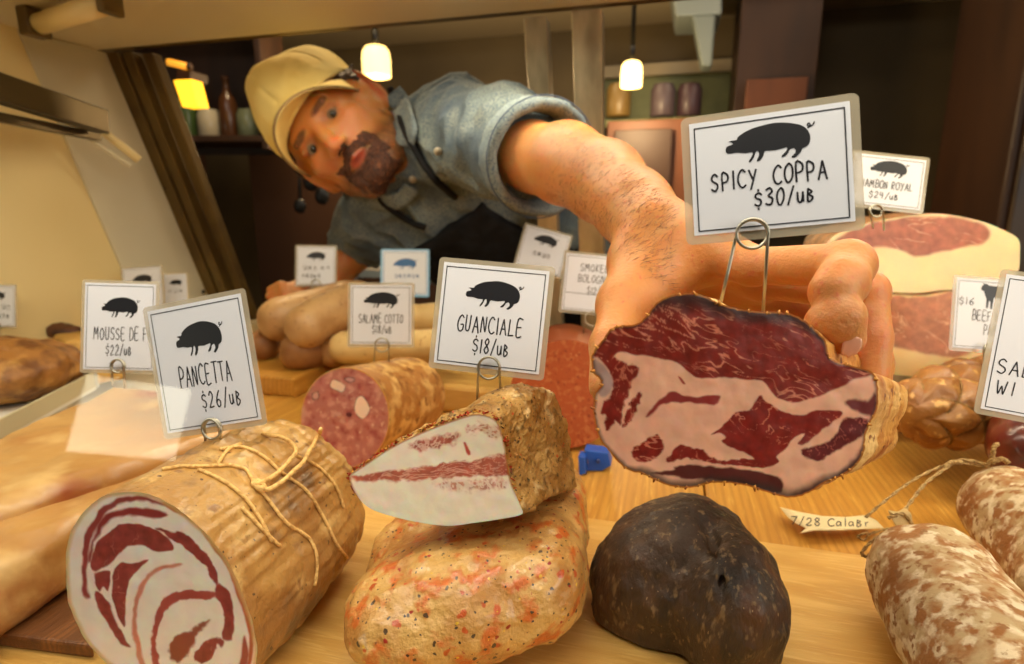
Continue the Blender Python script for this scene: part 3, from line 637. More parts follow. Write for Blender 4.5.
# lower spiced piece
lowp = Fld(P(460, 575, .40)-[.13, .12, .11], P(460, 575, .40)+[.13, .15, .09], .0018)
def E(px_, py_, d, r, A=None, k=.02): lowp.ell(P(px_, py_, d), r, A, k)
E(408, 610, .345, (.037, .045, .028)); E(470, 588, .355, (.042, .05, .036)); E(536, 568, .365, (.033, .05, .036)); E(440, 560, .42, (.052, .055, .036)); E(520, 520, .46, (.042, .06, .036)); E(560, 505, .43, (.020, .05, .030))
def halfspace(z): return lambda X: z-X[..., 2]
lowp.noise(.0022, 45); lowp.noise(.0010, 150, 3)
lowp.put(lambda X: X[..., 2]-.001, lowp.lo, lowp.lo+[1, 1, .06], .006, 's')
lowp.put(lambda X: .0795-X[..., 2]+0*X[..., 0], [-.5, 0, .07], [.5, .9, .12], .010, 's')
V, Fc = lowp.mesh(); V = smooth_mesh(V, Fc, 1)
o = mk('guanciale', V, Fc, m_spice); tag(o, 'chilli-flecked guanciale underneath, lying on the front board', 'cured meat')

# ------------------------------------------------------------------ black ham, domed end piece
hm = Fld(P(690, 580, .37)-[.09, .09, .08], P(690, 580, .37)+[.09, .09, .08], .0016)
hm.ell(P(669, 578, .383), (.048, .044, .050), None, .01); hm.ell(P(727, 604, .352), (.034, .040, .046), None, .006); hm.ell(P(640, 588, .385), (.030, .030, .035), None, .015); hm.ell(P(694, 540, .385), (.036, .034, .028), None, .014); hm.ell(P(735, 578, .38), (.028, .032, .03), None, .008)
hm.cap(P(702, 520, .36), P(722, 560, .335), .0022, .0022, .004, 's'); hm.cap(P(722, 560, .335), P(721, 600, .318), .0022, .0012, .004, 's')
hm.noise(.0028, 38, 2); hm.noise(.0009, 130, 3)
hm.put(lambda X: X[..., 2]-.001, hm.lo, [1, 1, .004], .003, 's')
V, Fc = hm.mesh(); V = smooth_mesh(V, Fc, 1)
o = mk('smoked_ham', V, Fc, M('black_smoked_crust', (66, 48, 32), .6, [('noise', 30, .46, .64, (84, 58, 34)), ('noise', 18, .48, .62, (38, 28, 20)), ('noise', 14, .58, .70, (104, 62, 30)), ('noise', 150, .57, .70, (130, 106, 72)), ('voro', 300, .16, .22, (156, 130, 90))],
     bump=[(160, .0014), (50, .0026), (420, .0006)], spec=.55, coat=.1, stretch=(1.6, 1.6, .6)))
tag(o, 'black crusted dome-shaped ham end on the pale front board', 'ham')

# ------------------------------------------------------------------ capsule sausages
def sausage(name, A, B, r, mat, label, grp, cat='sausage', parent=None, n=60, m=64, amp=.002, fr=30, tipr=.5, fine=.0006, bow=0, pw=2.3, p0=None):
    A = np.array(A, float); B = np.array(B, float); ax = unit(B-A); U = unit(np.cross(ax, ZA)); W = np.cross(U, ax); L = np.linalg.norm(B-A)
    th = np.linspace(0, 2*PI, m, endpoint=False); V = []; cap_ = min(.49, r*1.0/L)
    for i in range(n+1):
        t = (1-math.cos(PI*i/n))/2; e = min(t, 1-t)/cap_; s = (1-(1-min(1, e))**pw)**(1/pw) if e < 1 else 1.0
        c = A+(B-A)*t+U*bow*math.sin(PI*t); V.append(c+r*max(s, .03)*(np.cos(th)[:, None]*U+np.sin(th)[:, None]*W))
    V = np.concatenate(V); ctr = A+np.clip((V-A) @ ax, r*.6, L-r*.6)[:, None]*ax; nr = V-ctr; nr /= np.linalg.norm(nr, axis=1)[:, None]
    V = V+nr*(amp*fbm((V+A*7)*fr, 2)+fine*fbm(V*180, 2))[:, None]
    Fc = [(i*m+j, i*m+(j+1) % m, (i+1)*m+(j+1) % m, (i+1)*m+j) for i in range(n) for j in range(m)]+[tuple(range(m)), tuple(range(n*m, n*m+m))]
    if parent is not None: return mk(name, V, Fc, mat, parent), V, Fc
    o = mk(name, V, Fc, mat); tag(o, label, cat, grp); return o, V, Fc
m_mold = M('mould_bloom', (164, 116, 72), .75, [('noise', 50, .44, .57, (190, 166, 126), 6), ('noise', 110, .48, .60, (224, 208, 176), 6), ('noise', 75, .56, .64, (156, 106, 62), 4), ('noise', 170, .58, .66, (150, 108, 70), 4)], bump=[(120, .0016), (400, .0006)], spec=.2)
m_jute = M('jute_string', (188, 156, 100), .8, [('noise', 500, .45, .6, (144, 112, 64))], bump=(900, .0006))
rc = .0365
t1 = GZ(884, 530, .03); c1 = GZ(960, 626, rc); d1 = unit((GZ(1010, 700, rc)-GZ(915, 560, rc))*[1, 1, 0]); s1A = c1-d1*.070; s1A[2] = rc+.002
s1 = thing('salami', 'mould-dusted salami lying diagonally in the near right corner below the paper tag', 'salami', np.array([c1[0], c1[1], 0]), 'mould-dusted salamis')
_, V1, F1 = sausage('casing', s1A, s1A+d1*.21, rc, m_mold, '', '', parent=s1, amp=.0022, fr=26)
c2 = GZ(1024, 521, rc); d2 = unit((GZ(1070, 590, rc)-GZ(990, 500, rc))*[1, 1, 0]); s2A = c2-d2*.052; s2A[2] = rc-.002
s2 = thing('salami', 'mould-dusted salami at the right edge above the other one, string at its tip', 'salami', np.array([c2[0], c2[1], -.004]), 'mould-dusted salamis')
_, V2, F2 = sausage('casing', s2A, s2A+d2*.22, rc*.98, m_mold, '', '', parent=s2, amp=.0022, fr=24)
tip1 = P(896, 527, np.dot(s1A-CAM, FWD)); tip2 = P(972, 470, np.dot(s2A-CAM, FWD)*1.0)
def strand(L, r=.0011, m=7, tw=True):
    p = spline(np.array(L), 8); a = np.linspace(0, len(p)*.9, len(p)); t, U, W = frames(p)
    q = [tube(p+(np.cos(a+ph)[:, None]*U+np.sin(a+ph)[:, None]*W)*r*.55, r*.7, 6) for ph in (0, PI)]
    return join(*q)
d_s = np.dot(s1A-CAM, FWD); d_t = np.dot(s2A-CAM, FWD)
mk('casing_knot', *join(tube(spline([P(918, 545, d_s), P(910, 536, d_s), P(904, 531, d_s)], 4), [.006, .0055, .005, .0045, .004, .0036, .0033, .003, .003], 10), prism([P(901, 534, d_s), P(893, 521, d_s), P(889, 512, d_s*1.01), P(899, 514, d_s), P(907, 510, d_s*1.01), P(912, 514, d_s), P(913, 524, d_s), P(909, 531, d_s)], .004*YA, .0012)), M('casing_end', (206, 176, 116), .6, bump=(200, .001)), s1)
mk('string', *join(strand([P(905, 536, d_s), P(893, 534, d_s), P(880, 545, d_s), P(868, 556, d_s), P(862, 553, d_s), P(872, 541, d_s), P(886, 532, d_s)]),
   strand([P(889, 528, d_s), P(870, 534, d_s*1.0), P(864, 540, d_s), P(858, 536, d_s), P(868, 532, d_s)], .0007), strand([P(888, 518, d_s), P(903, 514, d_s), P(912, 524, d_s)])), m_jute, s1)
mk('string', *join(strand([P(866, 517, .40), P(886, 500, .415), P(910, 482, .44), P(935, 469, .46), P(958, 463, .47), P(980, 466, .47), P(990, 468, .465)], .0010),
   strand([P(901, 516, .40), P(912, 500, .42), P(926, 483, .44), P(946, 468, .46), P(962, 460, .47), P(984, 464, .468)], .0012),
   strand([P(986, 466, .466), P(992, 458, .462), P(994, 447, .46), P(998, 444, .46)], .0016), strand([P(992, 462, .462), P(1002, 459, .46), P(1008, 463, .46)], .0018),
   strand([P(945, 467, .46), P(952, 462, .462), P(962, 463, .462)], .0016)), m_jute, s2)

# paper date tag, gently curved
tg = thing('paper_tag', 'small torn paper tag with handwriting tied to the mouldy salami string', 'tag', GZ(830, 530, -.004))
tp = [(780, 507), (800, 512), (822, 516), (846, 517), (866, 515), (876, 520), (884, 528), (862, 529), (842, 530), (815, 530), (800, 533), (806, 528), (796, 523), (788, 517)]
def tagpt(x, y): # lies in a plane rising slightly from the board
    t = (x-780)/104; g = GZ(x, y, .0045+.003*math.sin(t*PI)+.008*max(0, t-.75)); return g
tq = resample(np.array(tp, float), 90); ctr = np.array([832., 522.])
Vt = [tagpt(*ctr)]; 
for r_ in (.34, .67, 1): Vt += [tagpt(*(ctr+(p-ctr)*r_)) for p in tq]
Ft = [(0, 1+j, 1+(j+1) % 90) for j in range(90)]+[(1+i*90+j, 1+(i+1)*90+j, 1+(i+1)*90+(j+1) % 90, 1+i*90+(j+1) % 90) for i in range(2) for j in range(90)]
nV = len(Vt); Vt = np.array(Vt); Vt = np.vstack([Vt, Vt-[0, 0, .0003]]); Ft = Ft+[tuple(i+nV for i in reversed(f)) for f in Ft]+[(nV-90+j, nV-90+(j+1) % 90, 2*nV-90+(j+1) % 90, 2*nV-90+j) for j in range(90)]
mk('paper', Vt, Ft, M('tag_paper', (232, 214, 166), .6), tg)

# ------------------------------------------------------------------ salame cotto
m_cot = M('cotto_cut_face', 'attr', .4, [], bump=[(400, .0003)], sss=.002)
sc0 = P(346, 418, .60); sc1 = P(418, 396, .745); axc = unit(sc1-sc0); nS_ = unit(-axc*.8+np.array([0, -.5, .05]))
q2 = [(345+44.5*math.cos(a)+2*math.sin(a), 418+50.5*math.sin(a)-3*math.cos(a)) for a in np.linspace(0, 2*PI, 200, endpoint=False)]
q3 = np.array([on_plane(x, y, sc0, nS_) for x, y in q2]); V, Fc = face_mesh(q3, sc0, 60); px = proj(V)
C = np.tile(np.array(lin((186, 118, 106))[:3]), (len(V), 1))
f1 = fbm(np.c_[px*.11, np.full(len(px), 1.)], 3); f2 = fbm(np.c_[px*.2, np.full(len(px), 7.)], 2)
for f_, lo_, hi_, c_ in ((f1, .05, .7, (208, 152, 136)), (-f1, .15, .7, (166, 84, 80)), (f2, .45, .9, (222, 182, 160))):
    k = sstep(lo_, hi_, f_)[:, None]; C = C*(1-k)+k*np.array(lin(c_)[:3])
ZS = lambda L: zc(L, 290, 350, 5.1053)
C2 = paint(px, (0, 0, 0), [(ZS([(210,165),(225,152),(278,180),(270,212),(245,208),(208,190)]), (232, 204, 184), .5, .3, .1), (ZS([(335,265),(350,240),(375,240),(405,290),(400,320),(370,352),(332,315)]), (236, 212, 192), .5, .3, .1),
   (ZS([(115,225),(140,215),(145,245),(120,250)]), (206, 158, 144), .8, .3, .1), (ZS([(280,150),(300,140),(330,150),(310,165)]), (200, 150, 146), .8, .3, .1), (ZS([(290,325),(310,322),(312,338),(292,338)]), (110, 40, 44), .5, .3, .1)])
k = (C2.sum(1) > .02)[:, None]; C = np.where(k, C2, C)
sdd = -poly_sd(px, np.array(q2)); k = (1-sstep(.4, 1.6, sdd))[:, None]; C = C*(1-k)+k*np.array(lin((214, 160, 80))[:3])
cot = thing('salame_cotto', 'round mortadella-like salame cotto with a pink diced cut face', 'salami', np.array([sc0[0]+.03, sc0[1]+.06, -.004]))
mk('cut_face', V, Fc, m_cot, cot, col=C)
m_cotr = M('cotto_casing', (172, 118, 58), .45, [('noise', 50, .45, .6, (214, 172, 104), 5), ('noise', 90, .55, .68, (132, 80, 32), 5)], bump=(200, .0008), coat=.2)
Vb, Fb = body_from(q3, sc0, sc1, 40, rounded(.8), rounded(.8), unit(np.cross(nS_, ZA)), np.cross(unit(np.cross(nS_, ZA)), nS_), lambda V, t: .001*fbm(V*40, 2))
mk('casing', Vb, Fb, m_cotr, cot); cotb = bvh_of(Vb, Fb)

# ------------------------------------------------------------------ smoked bologna (cut end seen between guanciale and coppa)
bo = thing('smoked_bologna', 'brick red smoked bologna end behind the guanciale, left of the coppa', 'sausage', P(566, 447, .66))
b0 = P(566, 394, .655); nB = unit([.05, -1, .12])
q2 = [(566+56*math.cos(a), 394+54*math.sin(a)) for a in np.linspace(0, 2*PI, 160, endpoint=False)]; q3 = np.array([on_plane(x, y, b0, nB) for x, y in q2]); V, Fc = face_mesh(q3, b0, 12)
mk('cut_face', V, Fc, M('bologna_cut', (172, 82, 38), .5, [('noise', 150, .52, .62, (186, 108, 60), 5), ('voro', 160, .16, .22, (206, 146, 96)), ('noise', 250, .6, .7, (136, 52, 26), 4)], bump=(300, .0004)), bo)
Vb, Fb = body_from(q3, b0, b0+np.array([.01, .12, 0]), 20, rounded(.8), rounded(.8), unit(np.cross(nB, ZA)), np.cross(unit(np.cross(nB, ZA)), nB), None)
mk('casing', Vb, Fb, M('bologna_casing', (150, 74, 36), .4), bo); bob = bvh_of(Vb, Fb)

# ------------------------------------------------------------------ blue plastic clip
bc = thing('blue_clip', 'small bright blue plastic clip on the board beneath the coppa', 'clip', GZ(596, 470, -.004))
m_blue = M('blue_plastic', (34, 84, 176), .35); dB = np.dot(GZ(596, 472, -.004)-CAM, FWD)
part('body', bc, prism([P(584, 450, dB), P(608, 453, dB), P(611, 466, dB), P(602, 471, dB), P(586, 471, dB), P(588, 463, dB)], .018*YA, .001), m_blue)
part('jaw', bc, prism([P(578, 456, dB*.985), P(585, 458, dB*.985), P(586, 474, dB*.985), P(579, 476, dB*.985)], .016*YA, .001), m_blue)
part('spring_pin', bc, tube([P(598, 461, dB*.98), P(598, 461, dB*1.03)], .0025, 10), M('pin_blue', (20, 50, 120), .3), smooth=True)

# ------------------------------------------------------------------ pale sausages at the back
m_tan = M('tan_casing', (196, 156, 104), .5, [('noise', 18, .4, .65, (172, 126, 76)), ('noise', 120, .62, .7, (150, 104, 60))], bump=(120, .0006), coat=.1)
m_brn = M('brown_casing', (166, 120, 72), .5, [('noise', 18, .4, .65, (140, 92, 50))], bump=(120, .0006))
m_yel = M('creamy_casing', (222, 190, 128), .5, [('noise', 18, .4, .65, (206, 168, 104)), ('noise', 120, .64, .7, (176, 128, 74))], bump=(120, .0006))
def saus_px(pa, pb, d, d2, rpx, mat, label, grp, bow=0):
    a = P(*pa, d); b = P(*pb, d2); r = rpx*d/F; e = unit(b-a); return sausage('sausage', a-e*r, b+e*r, r, mat, label, grp, n=40, m=36, amp=.002, fr=18, bow=bow)
G1 = 'tan sausages heaped behind the salame cotto'; G2 = 'creamy sausages beside the heap'
saus_px((300, 351), (350, 344), .90, .96, 19, m_brn, 'brown sausage lying lowest in the heap, below the tan ones', G1)
saus_px((262, 345), (272, 338), .96, 1.06, 15, m_brn, 'small brown sausage end at the left edge of the heap', G1)
saus_px((280, 319), (345, 300), .95, 1.02, 21, m_tan, 'tan sausage lying across the top left of the heap', G1)
saus_px((308, 326), (356, 300), .88, .97, 22, m_tan, 'largest tan sausage on top of the heap beside the salame cotto card', G1)
saus_px((346, 348), (440, 346), .89, .80, 16, m_yel, 'creamy sausage in front, just above the thick board', G2)
saus_px((336, 350), (350, 352), .92, .95, 18, m_tan, 'tan sausage end poking out left of the creamy ones', G2)
saus_px((352, 322), (440, 318), .96, .93, 15, m_yel, 'creamy sausage lying behind and above the other creamy one', G2)

# ------------------------------------------------------------------ cured ham slabs at the right
ZH = lambda L: zc(L, 800, 190, 3.1607)
def slab(nm, outl, d, depth, base, layers, rind, label, cat, grp=None, n=300, yaw=.0):
    o2 = resample(spline(ZH(outl), 4, True), n); c2_ = o2.mean(0); c_ = P(c2_[0], c2_[1], d); nn = unit([-yaw, -1, .12])
    q3 = np.array([on_plane(x, y, c_, nn) for x, y in o2]); V, Fc = face_mesh(q3, c_, 50); px = proj(V); C = paint(px, base, layers)
    C *= (1+.05*fbm(np.c_[px*.05, np.full(len(px), 2.)], 3))[:, None]
    t = thing(nm, label, cat, np.array([c_[0], c_[1]+depth/2, q3[:, 2].min()]), grp); mk('cut_face', V, Fc, m_cot, t, col=C)
    Vb, Fb = body_from(q3, c_, c_+YA*depth, 24, rounded(.85), rounded(.85), unit(np.cross(nn, ZA)), np.cross(unit(np.cross(nn, ZA)), nn), lambda V, t: .002*fbm(V*30, 2)); mk('rind', Vb, Fb, rind, t)
m_hr = M('ham_rind', (150, 104, 58), .6, [('noise', 60, .45, .65, (96, 66, 36))], bump=(150, .002))
ham = streaks(.03, .06, .5, .93, 1.04, (178, 108, 84), (214, 160, 130), 21); ham2 = streaks(.03, .05, .9, .92, 1.03, (190, 128, 96), (224, 176, 142), 24)
slab('ham_slab', [(100,150),(200,108),(320,85),(440,75),(560,95),(640,125),(690,155),(695,200),(688,260),(640,300),(560,315),(460,315),(380,325),(280,322),(180,312),(80,300),(70,220)], .66, .13, (242, 222, 176),
     [(ZH([(100,165),(200,112),(320,90),(440,82),(560,100),(595,130),(585,165),(540,180),(460,190),(380,208),(310,195),(260,182),(180,190),(90,200)]), ham, 2, 2, .05)], m_hr,
     'upper cured ham slab with a thick cream fat band, top of the pair', 'ham', 'cured ham slabs')
slab('ham_slab', [(90,330),(180,322),(280,330),(380,335),(470,322),(560,322),(660,320),(690,380),(680,470),(600,560),(480,588),(400,592),(310,585),(220,575),(100,560),(80,440)], .655, .13, (240, 214, 160),
     [(ZH([(90,340),(280,335),(380,340),(480,322),(560,330),(640,340),(620,440),(560,500),(480,530),(400,520),(330,505),(280,495),(180,490),(100,480)]), ham2, 2, 2, .05)], m_hr,
     'lower cured ham slab under the fat-banded one, beside the netted roast', 'ham', 'cured ham slabs')

# ------------------------------------------------------------------ netted roast
rt = thing('netted_roast', 'brown roast bulging through string netting at the right', 'roast', GZ(955, 438, -.004))
ra = P(925, 412, .56); rb_ = P(1010, 392, .66); axr = unit(rb_-ra); Ur = unit(np.cross(axr, ZA)); Wr = np.cross(Ur, axr); V = []; n_, m_ = 90, 120
thr_ = np.linspace(0, 2*PI, m_, endpoint=False)
def net(s, th): u = th*5/(PI)*1.0; v = s*9; return np.minimum(np.abs(np.sin(PI*(u+v)/2)), np.abs(np.sin(PI*(u-v)/2)))
for i in range(n_+1):
    t = i/n_; s = max(.03, (1-abs(2*t-1)**2.6))**(1/2.6); c_ = ra-axr*.025+(rb_-ra+axr*.05)*t
    R_ = .043*s*(1+.0)+.009*(np.sqrt(net(t, thr_))-.6)*min(1, s*1.5); V.append(c_+R_[:, None]*(np.cos(thr_)[:, None]*Ur+np.sin(thr_)[:, None]*Wr))
V = np.concatenate(V); V += .0015*fbm(V*60, 2)[:, None]
mk('meat', V, [(i*m_+j, i*m_+(j+1) % m_, (i+1)*m_+(j+1) % m_, (i+1)*m_+j) for i in range(n_) for j in range(m_)]+[tuple(range(m_)), tuple(range(n_*m_, n_*m_+m_))], M('roast_crust', (156, 106, 48), .45, [('noise', 40, .42, .62, (140, 88, 36)), ('noise', 110, .58, .68, (206, 160, 90))], bump=(160, .0014), coat=.2), rt)
st = []
for k in range(10):
    for sg in (1, -1):
        pts = []
        for t in np.linspace(.06, .94, 50):
            th = (sg*(k*2-9*t)*PI/5); s = (1-abs(2*t-1)**2.6)**(1/2.6); c_ = ra-axr*.025+(rb_-ra+axr*.05)*t; R_ = .043*s-.009*.6*min(1, s*1.5)+.0022
            pts.append(c_+R_*(math.cos(th)*Ur+math.sin(th)*Wr))
        st.append(tube(pts, .0009, 5))
mk('netting', *join(*st), m_jute, rt); rtb = bvh_of(V, [(i*m_+j, i*m_+(j+1) % m_, (i+1)*m_+(j+1) % m_, (i+1)*m_+j) for i in range(n_) for j in range(m_)])
# dark red salami end at the right edge
a_ = P(1030, 455, .47); o, V, Fc = sausage('salami', a_+np.array([-.012, -.01, 0]), a_+np.array([.09, .10, 0]), .028, M('dark_red_casing', (104, 36, 22), .3, [('noise', 40, .45, .65, (70, 22, 14))], coat=.4), 'dark red salami end half hidden behind the mould-dusted salami at right', None, cat='salami', n=40, m=40)

# ------------------------------------------------------------------ left side: wrapped slabs, tray, loaf
m_slab = M('tan_wrapped_meat', (198, 152, 88), .35, [('noise', 8, .4, .65, (164, 110, 54)), ('noise', 20, .52, .7, (218, 180, 118)), ('noise', 14, .6, .72, (160, 84, 50))], bump=[(60, .001), (18, .003)], coat=.35)
def sdf_slab(nm, q, z0, z1, r, mat, label, cat, grp=None, na=.003, nf=22, vs=.0035, tilt=None):
    q = np.array([p[:2] for p in q]); lo = np.array([*(q.min(0)-.02), z0-.01]); hi = np.array([*(q.max(0)+.02), z1+.03]); f = Fld(lo, hi, vs)
    sl, X = f.win(lo, hi); shp = X.shape[:3]; d2 = poly_sd(X[..., :2].reshape(-1, 2), q).reshape(shp)+r
    zt = z1 if tilt is None else tilt(X); dz = np.maximum(z0-X[..., 2], X[..., 2]-zt)+r
    g = np.stack([np.maximum(d2, 0), np.maximum(dz, 0)], -1); f.f[sl] = (np.linalg.norm(g, axis=-1)+np.minimum(np.maximum(d2, dz), 0)-r).astype(np.float32)
    f.noise(na, nf); f.noise(na*.25, nf*5); V, Fc = f.mesh(); V = smooth_mesh(V, Fc, 2); o = mk(nm, V, Fc, mat); tag(o, label, cat, grp); return o, V, Fc
vp = lambda p, s, z: GZ(p[0]+(664-p[0])*s, p[1]+(211-p[1])*s, z)
_, Vs, Fs = sdf_slab('meat_slab', [GZ(-150, 520, .075), GZ(0, 432, .075), GZ(112, 386, .075), GZ(215, 388, .075), GZ(238, 425, .075), GZ(150, 455, .075), GZ(-60, 520, .075)], 0, .075, .014, m_slab, 'long tan meat slab the mousse card stands in, farther from the glass', 'meat', 'tan meat slabs at the left', tilt=None)
slb = bvh_of(Vs, Fs)
sdf_slab('meat_slab', [GZ(-260, 590, .060), GZ(-40, 512, .060), GZ(60, 474, .060), GZ(192, 450, .060), GZ(225, 470, .060), GZ(100, 510, .060), GZ(-60, 592, .060)], .009, .060, .013, m_slab, 'tan meat slab in the near left corner beside the pancetta face', 'meat', 'tan meat slabs at the left')
tr_ = thing('serving_tray', 'long pale grey-rimmed tray under the crusty roast at the left edge', 'tray', GZ(20, 420, 0))
Tq = [GZ(-160, 500, .060), GZ(94, 372, .060), GZ(60, 352, .060), GZ(-160, 400, .060)]
part('rim', tr_, prism([Tq[0], Tq[1], Tq[1]+[0, 0, -.022], Tq[0]+[0, 0, -.022]], -.004*XA, .001), M('tray_rim', (196, 186, 150), .35))
part('rim', tr_, prism([Tq[2], Tq[1], Tq[1]+[0, 0, -.022], Tq[2]+[0, 0, -.022]], .004*YA, .001), M('tray_rim_b', (206, 206, 196), .35))
part('tray_floor', tr_, prism([p-[0, 0, .02] for p in Tq], (0, 0, -.004)), m_white)
part('stand', tr_, prism([p-[0, 0, .026] for p in (Tq[0]*.8+Tq[1]*.2, Tq[0]*.2+Tq[1]*.8, Tq[2]*.8+Tq[3]*.2, Tq[3]*.8+Tq[2]*.2)], (0, 0, -.034)), m_white)
lf = Fld(P(10, 365, .72)-[.14, .12, .07], P(10, 365, .72)+[.14, .12, .07], .003)
lf.ell(P(-20, 372, .70), (.10, .07, .042), None, .01); lf.ell(P(30, 368, .73), (.060, .055, .032), None, .02); lf.noise(.004, 30, 2); lf.noise(.0015, 100, 2)
lf.put(lambda X: X[..., 2]-.042, lf.lo, [1, 2, .05], .004, 's'); V, Fc = lf.mesh()
o = mk('crusty_roast', V, Fc, M('roast_bark', (158, 106, 46), .55, [('noise', 40, .42, .62, (110, 66, 24)), ('noise', 25, .55, .7, (200, 150, 78))], bump=[(120, .002)])); tag(o, 'crusty brown roast lying on the tray at the left edge', 'roast')
o = sdf_slab('cutting_board', [P(66, 352, .86), P(120, 344, .92), P(122, 324, 1.06), P(40, 336, 1.0)], .0, .078, .006, m_maple, 'small pale block behind the crusty roast at the left', 'board', None, na=.0003)[0]
for i, (x_, y_, d_, r_, lb) in enumerate([(62, 331, .93, (.028, .02, .012), 'dark brown dried piece on the pale block behind the roast'), (22, 325, .95, (.022, .018, .012), 'small dark dried piece just right of the leftmost card'), (-2, 326, .9, (.02, .02, .016), 'dark dried piece under the leftmost card')]):
    f_ = Fld(P(x_, y_, d_)-.05, P(x_, y_, d_)+.05, .002); f_.ell(P(x_, y_, d_), r_); f_.noise(.003, 60, 2); V, Fc = f_.mesh(); o = mk('dried_meat', V, Fc, M('dried_bark_%d' % i, (96, 56, 28), .6, [('noise', 60, .45, .6, (62, 34, 18))])); tag(o, lb, 'meat', 'dried pieces at the far left')
# ================================================================== price cards
GL = {'A': ([(0,0),(.3,1),(.6,0)],[(.1,.38),(.52,.38)]), 'B': ([(.05,0),(.05,1),(.4,.95),(.5,.75),(.35,.55),(.05,.5)],[(.35,.53),(.58,.35),(.5,.08),(.05,0)]),
 'C': ([(.55,.85),(.35,1),(.1,.8),(0,.45),(.12,.12),(.35,0),(.58,.12)],), 'D': ([(.05,0),(.05,1),(.35,.9),(.55,.55),(.42,.15),(.05,0)],), 'E': ([(.5,1),(.05,1),(.03,0),(.5,.02)],[(.04,.52),(.4,.54)]),
 'F': ([(.5,1),(.05,1),(.03,0)],[(.04,.52),(.4,.54)]), 'G': ([(.55,.85),(.35,1),(.1,.8),(0,.45),(.12,.1),(.35,0),(.55,.15),(.56,.42),(.32,.42)],), 'H': ([(.05,1),(.03,0)],[(.5,1),(.5,0)],[(.04,.5),(.5,.52)]),
 'I': ([(.1,1),(.1,0)],), 'J': ([(.4,1),(.4,.2),(.25,0),(.05,.15)],), 'K': ([(.05,1),(.04,0)],[(.5,1),(.05,.45),(.52,0)]), 'L': ([(.05,1),(.04,0),(.5,.03)],), 'M': ([(0,0),(.1,1),(.33,.4),(.58,1),(.66,0)],),
 'N': ([(.02,0),(.08,1),(.48,.05),(.52,1)],), 'O': ([(.3,1),(.08,.8),(0,.45),(.12,.08),(.32,0),(.52,.2),(.58,.55),(.48,.88),(.3,1)],), 'P': ([(.06,0),(.05,1),(.42,.92),(.5,.7),(.38,.5),(.06,.45)],),
 'R': ([(.06,0),(.05,1),(.42,.92),(.5,.72),(.38,.52),(.06,.48),(.52,0)],), 'S': ([(.5,.85),(.3,1),(.08,.85),(.08,.62),(.45,.42),(.5,.2),(.3,0),(.02,.12)],), 'T': ([(0,1),(.6,1)],[(.3,1),(.28,0)]),
 'U': ([(.03,1),(.05,.2),(.25,0),(.45,.2),(.48,1)],), 'W': ([(0,1),(.15,0),(.33,.6),(.5,0),(.66,1)],), 'Y': ([(0,1),(.27,.5)],[(.55,1),(.15,-.12)]), 'V': ([(0,1),(.25,0),(.5,1)],),
 '$': ([(.5,.78),(.3,.9),(.08,.78),(.1,.6),(.42,.45),(.46,.22),(.28,.08),(.02,.18)],[(.28,1.12),(.28,1.02)],[(.28,-.06),(.28,-.16)]),
 '0': ([(.28,1),(.08,.8),(.02,.45),(.12,.05),(.3,0),(.46,.25),(.5,.6),(.42,.9),(.28,1)],), '1': ([(.1,1),(.1,0)],), '2': ([(.05,.78),(.25,1),(.45,.8),(.38,.5),(.02,.02),(.5,.05)],), '3': ([(.05,.9),(.3,1),(.45,.78),(.2,.55),(.48,.35),(.35,.02),(.02,.08)],),
 '4': ([(.05,1),(.03,.5),(.45,.5)],[(.38,.95),(.36,0)]), '6': ([(.42,1),(.12,.6),(.03,.25),(.2,0),(.42,.1),(.44,.35),(.22,.46),(.05,.3)],), '7': ([(.02,1),(.5,1),(.15,0)],), '8': ([(.28,.52),(.08,.75),(.28,1),(.45,.8),(.28,.52),(.05,.25),(.25,0),(.48,.22),(.28,.52)],),
 '/': ([(.45,1.1),(.02,-.1)],), 'u': ([(.02,.6),(.06,.1),(.25,.02),(.36,.3),(.38,.6)],[(.38,.6),(.42,.05)]), 'b': ([(.05,.8),(.02,0),(.3,.05),(.38,.25),(.1,.42),(.32,.6),(.05,.8)],),
 'a': ([(.4,.5),(.15,.55),(.02,.25),(.15,.02),(.38,.2),(.4,.5),(.45,0)],), 'l': ([(.1,1),(.12,0)],), 'r': ([(.05,.5),(.07,0)],[(.06,.35),(.3,.52)]), 'o': ([(.2,.5),(.02,.25),(.2,0),(.38,.25),(.2,.5)],), 'e': ([(.05,.28),(.35,.32),(.2,.52),(.03,.25),(.2,0),(.38,.1)],),
 'n': ([(.04,.5),(.05,0)],[(.05,.35),(.25,.52),(.36,.3),(.38,0)]), 's': ([(.3,.48),(.08,.45),(.28,.2),(.05,.02)],), 'm': ([(.03,0),(.05,.5),(.2,.1),(.3,.5),(.42,0)],), 'i': ([(.08,.5),(.09,0)],), 't': ([(.15,.9),(.15,0)],[(0,.55),(.3,.55)]), 'y': ([(.02,.5),(.18,.1)],[(.35,.5),(.05,-.3)])}
WD = {'I': .25, 'M': .82, 'W': .82, '1': .25, '/': .5, 'l': .28, 'i': .2, 'u': .55, 'r': .38, 't': .38, 's': .42}
def text_strokes(s, h, jit=.04, sp=.16):
    x = 0; out = []
    for ch in s:
        if ch == ' ': x += .45*h; continue
        dy = RNG.uniform(-jit, jit); sc_ = RNG.uniform(.93, 1.06); sk = RNG.uniform(-.02, .06)
        for st in GL[ch]:
            p = np.array(st, float)*sc_; p[:, 0] += p[:, 1]*sk; p[:, 1] += dy
            out.append(spline(np.c_[x+p[:, 0]*h*.92, p[:, 1]*h], 3) if len(st) > 3 else np.c_[x+p[:, 0]*h*.92, p[:, 1]*h])
        x += (WD.get(ch, .62)*.92+sp)*h
    return out, x-sp*h
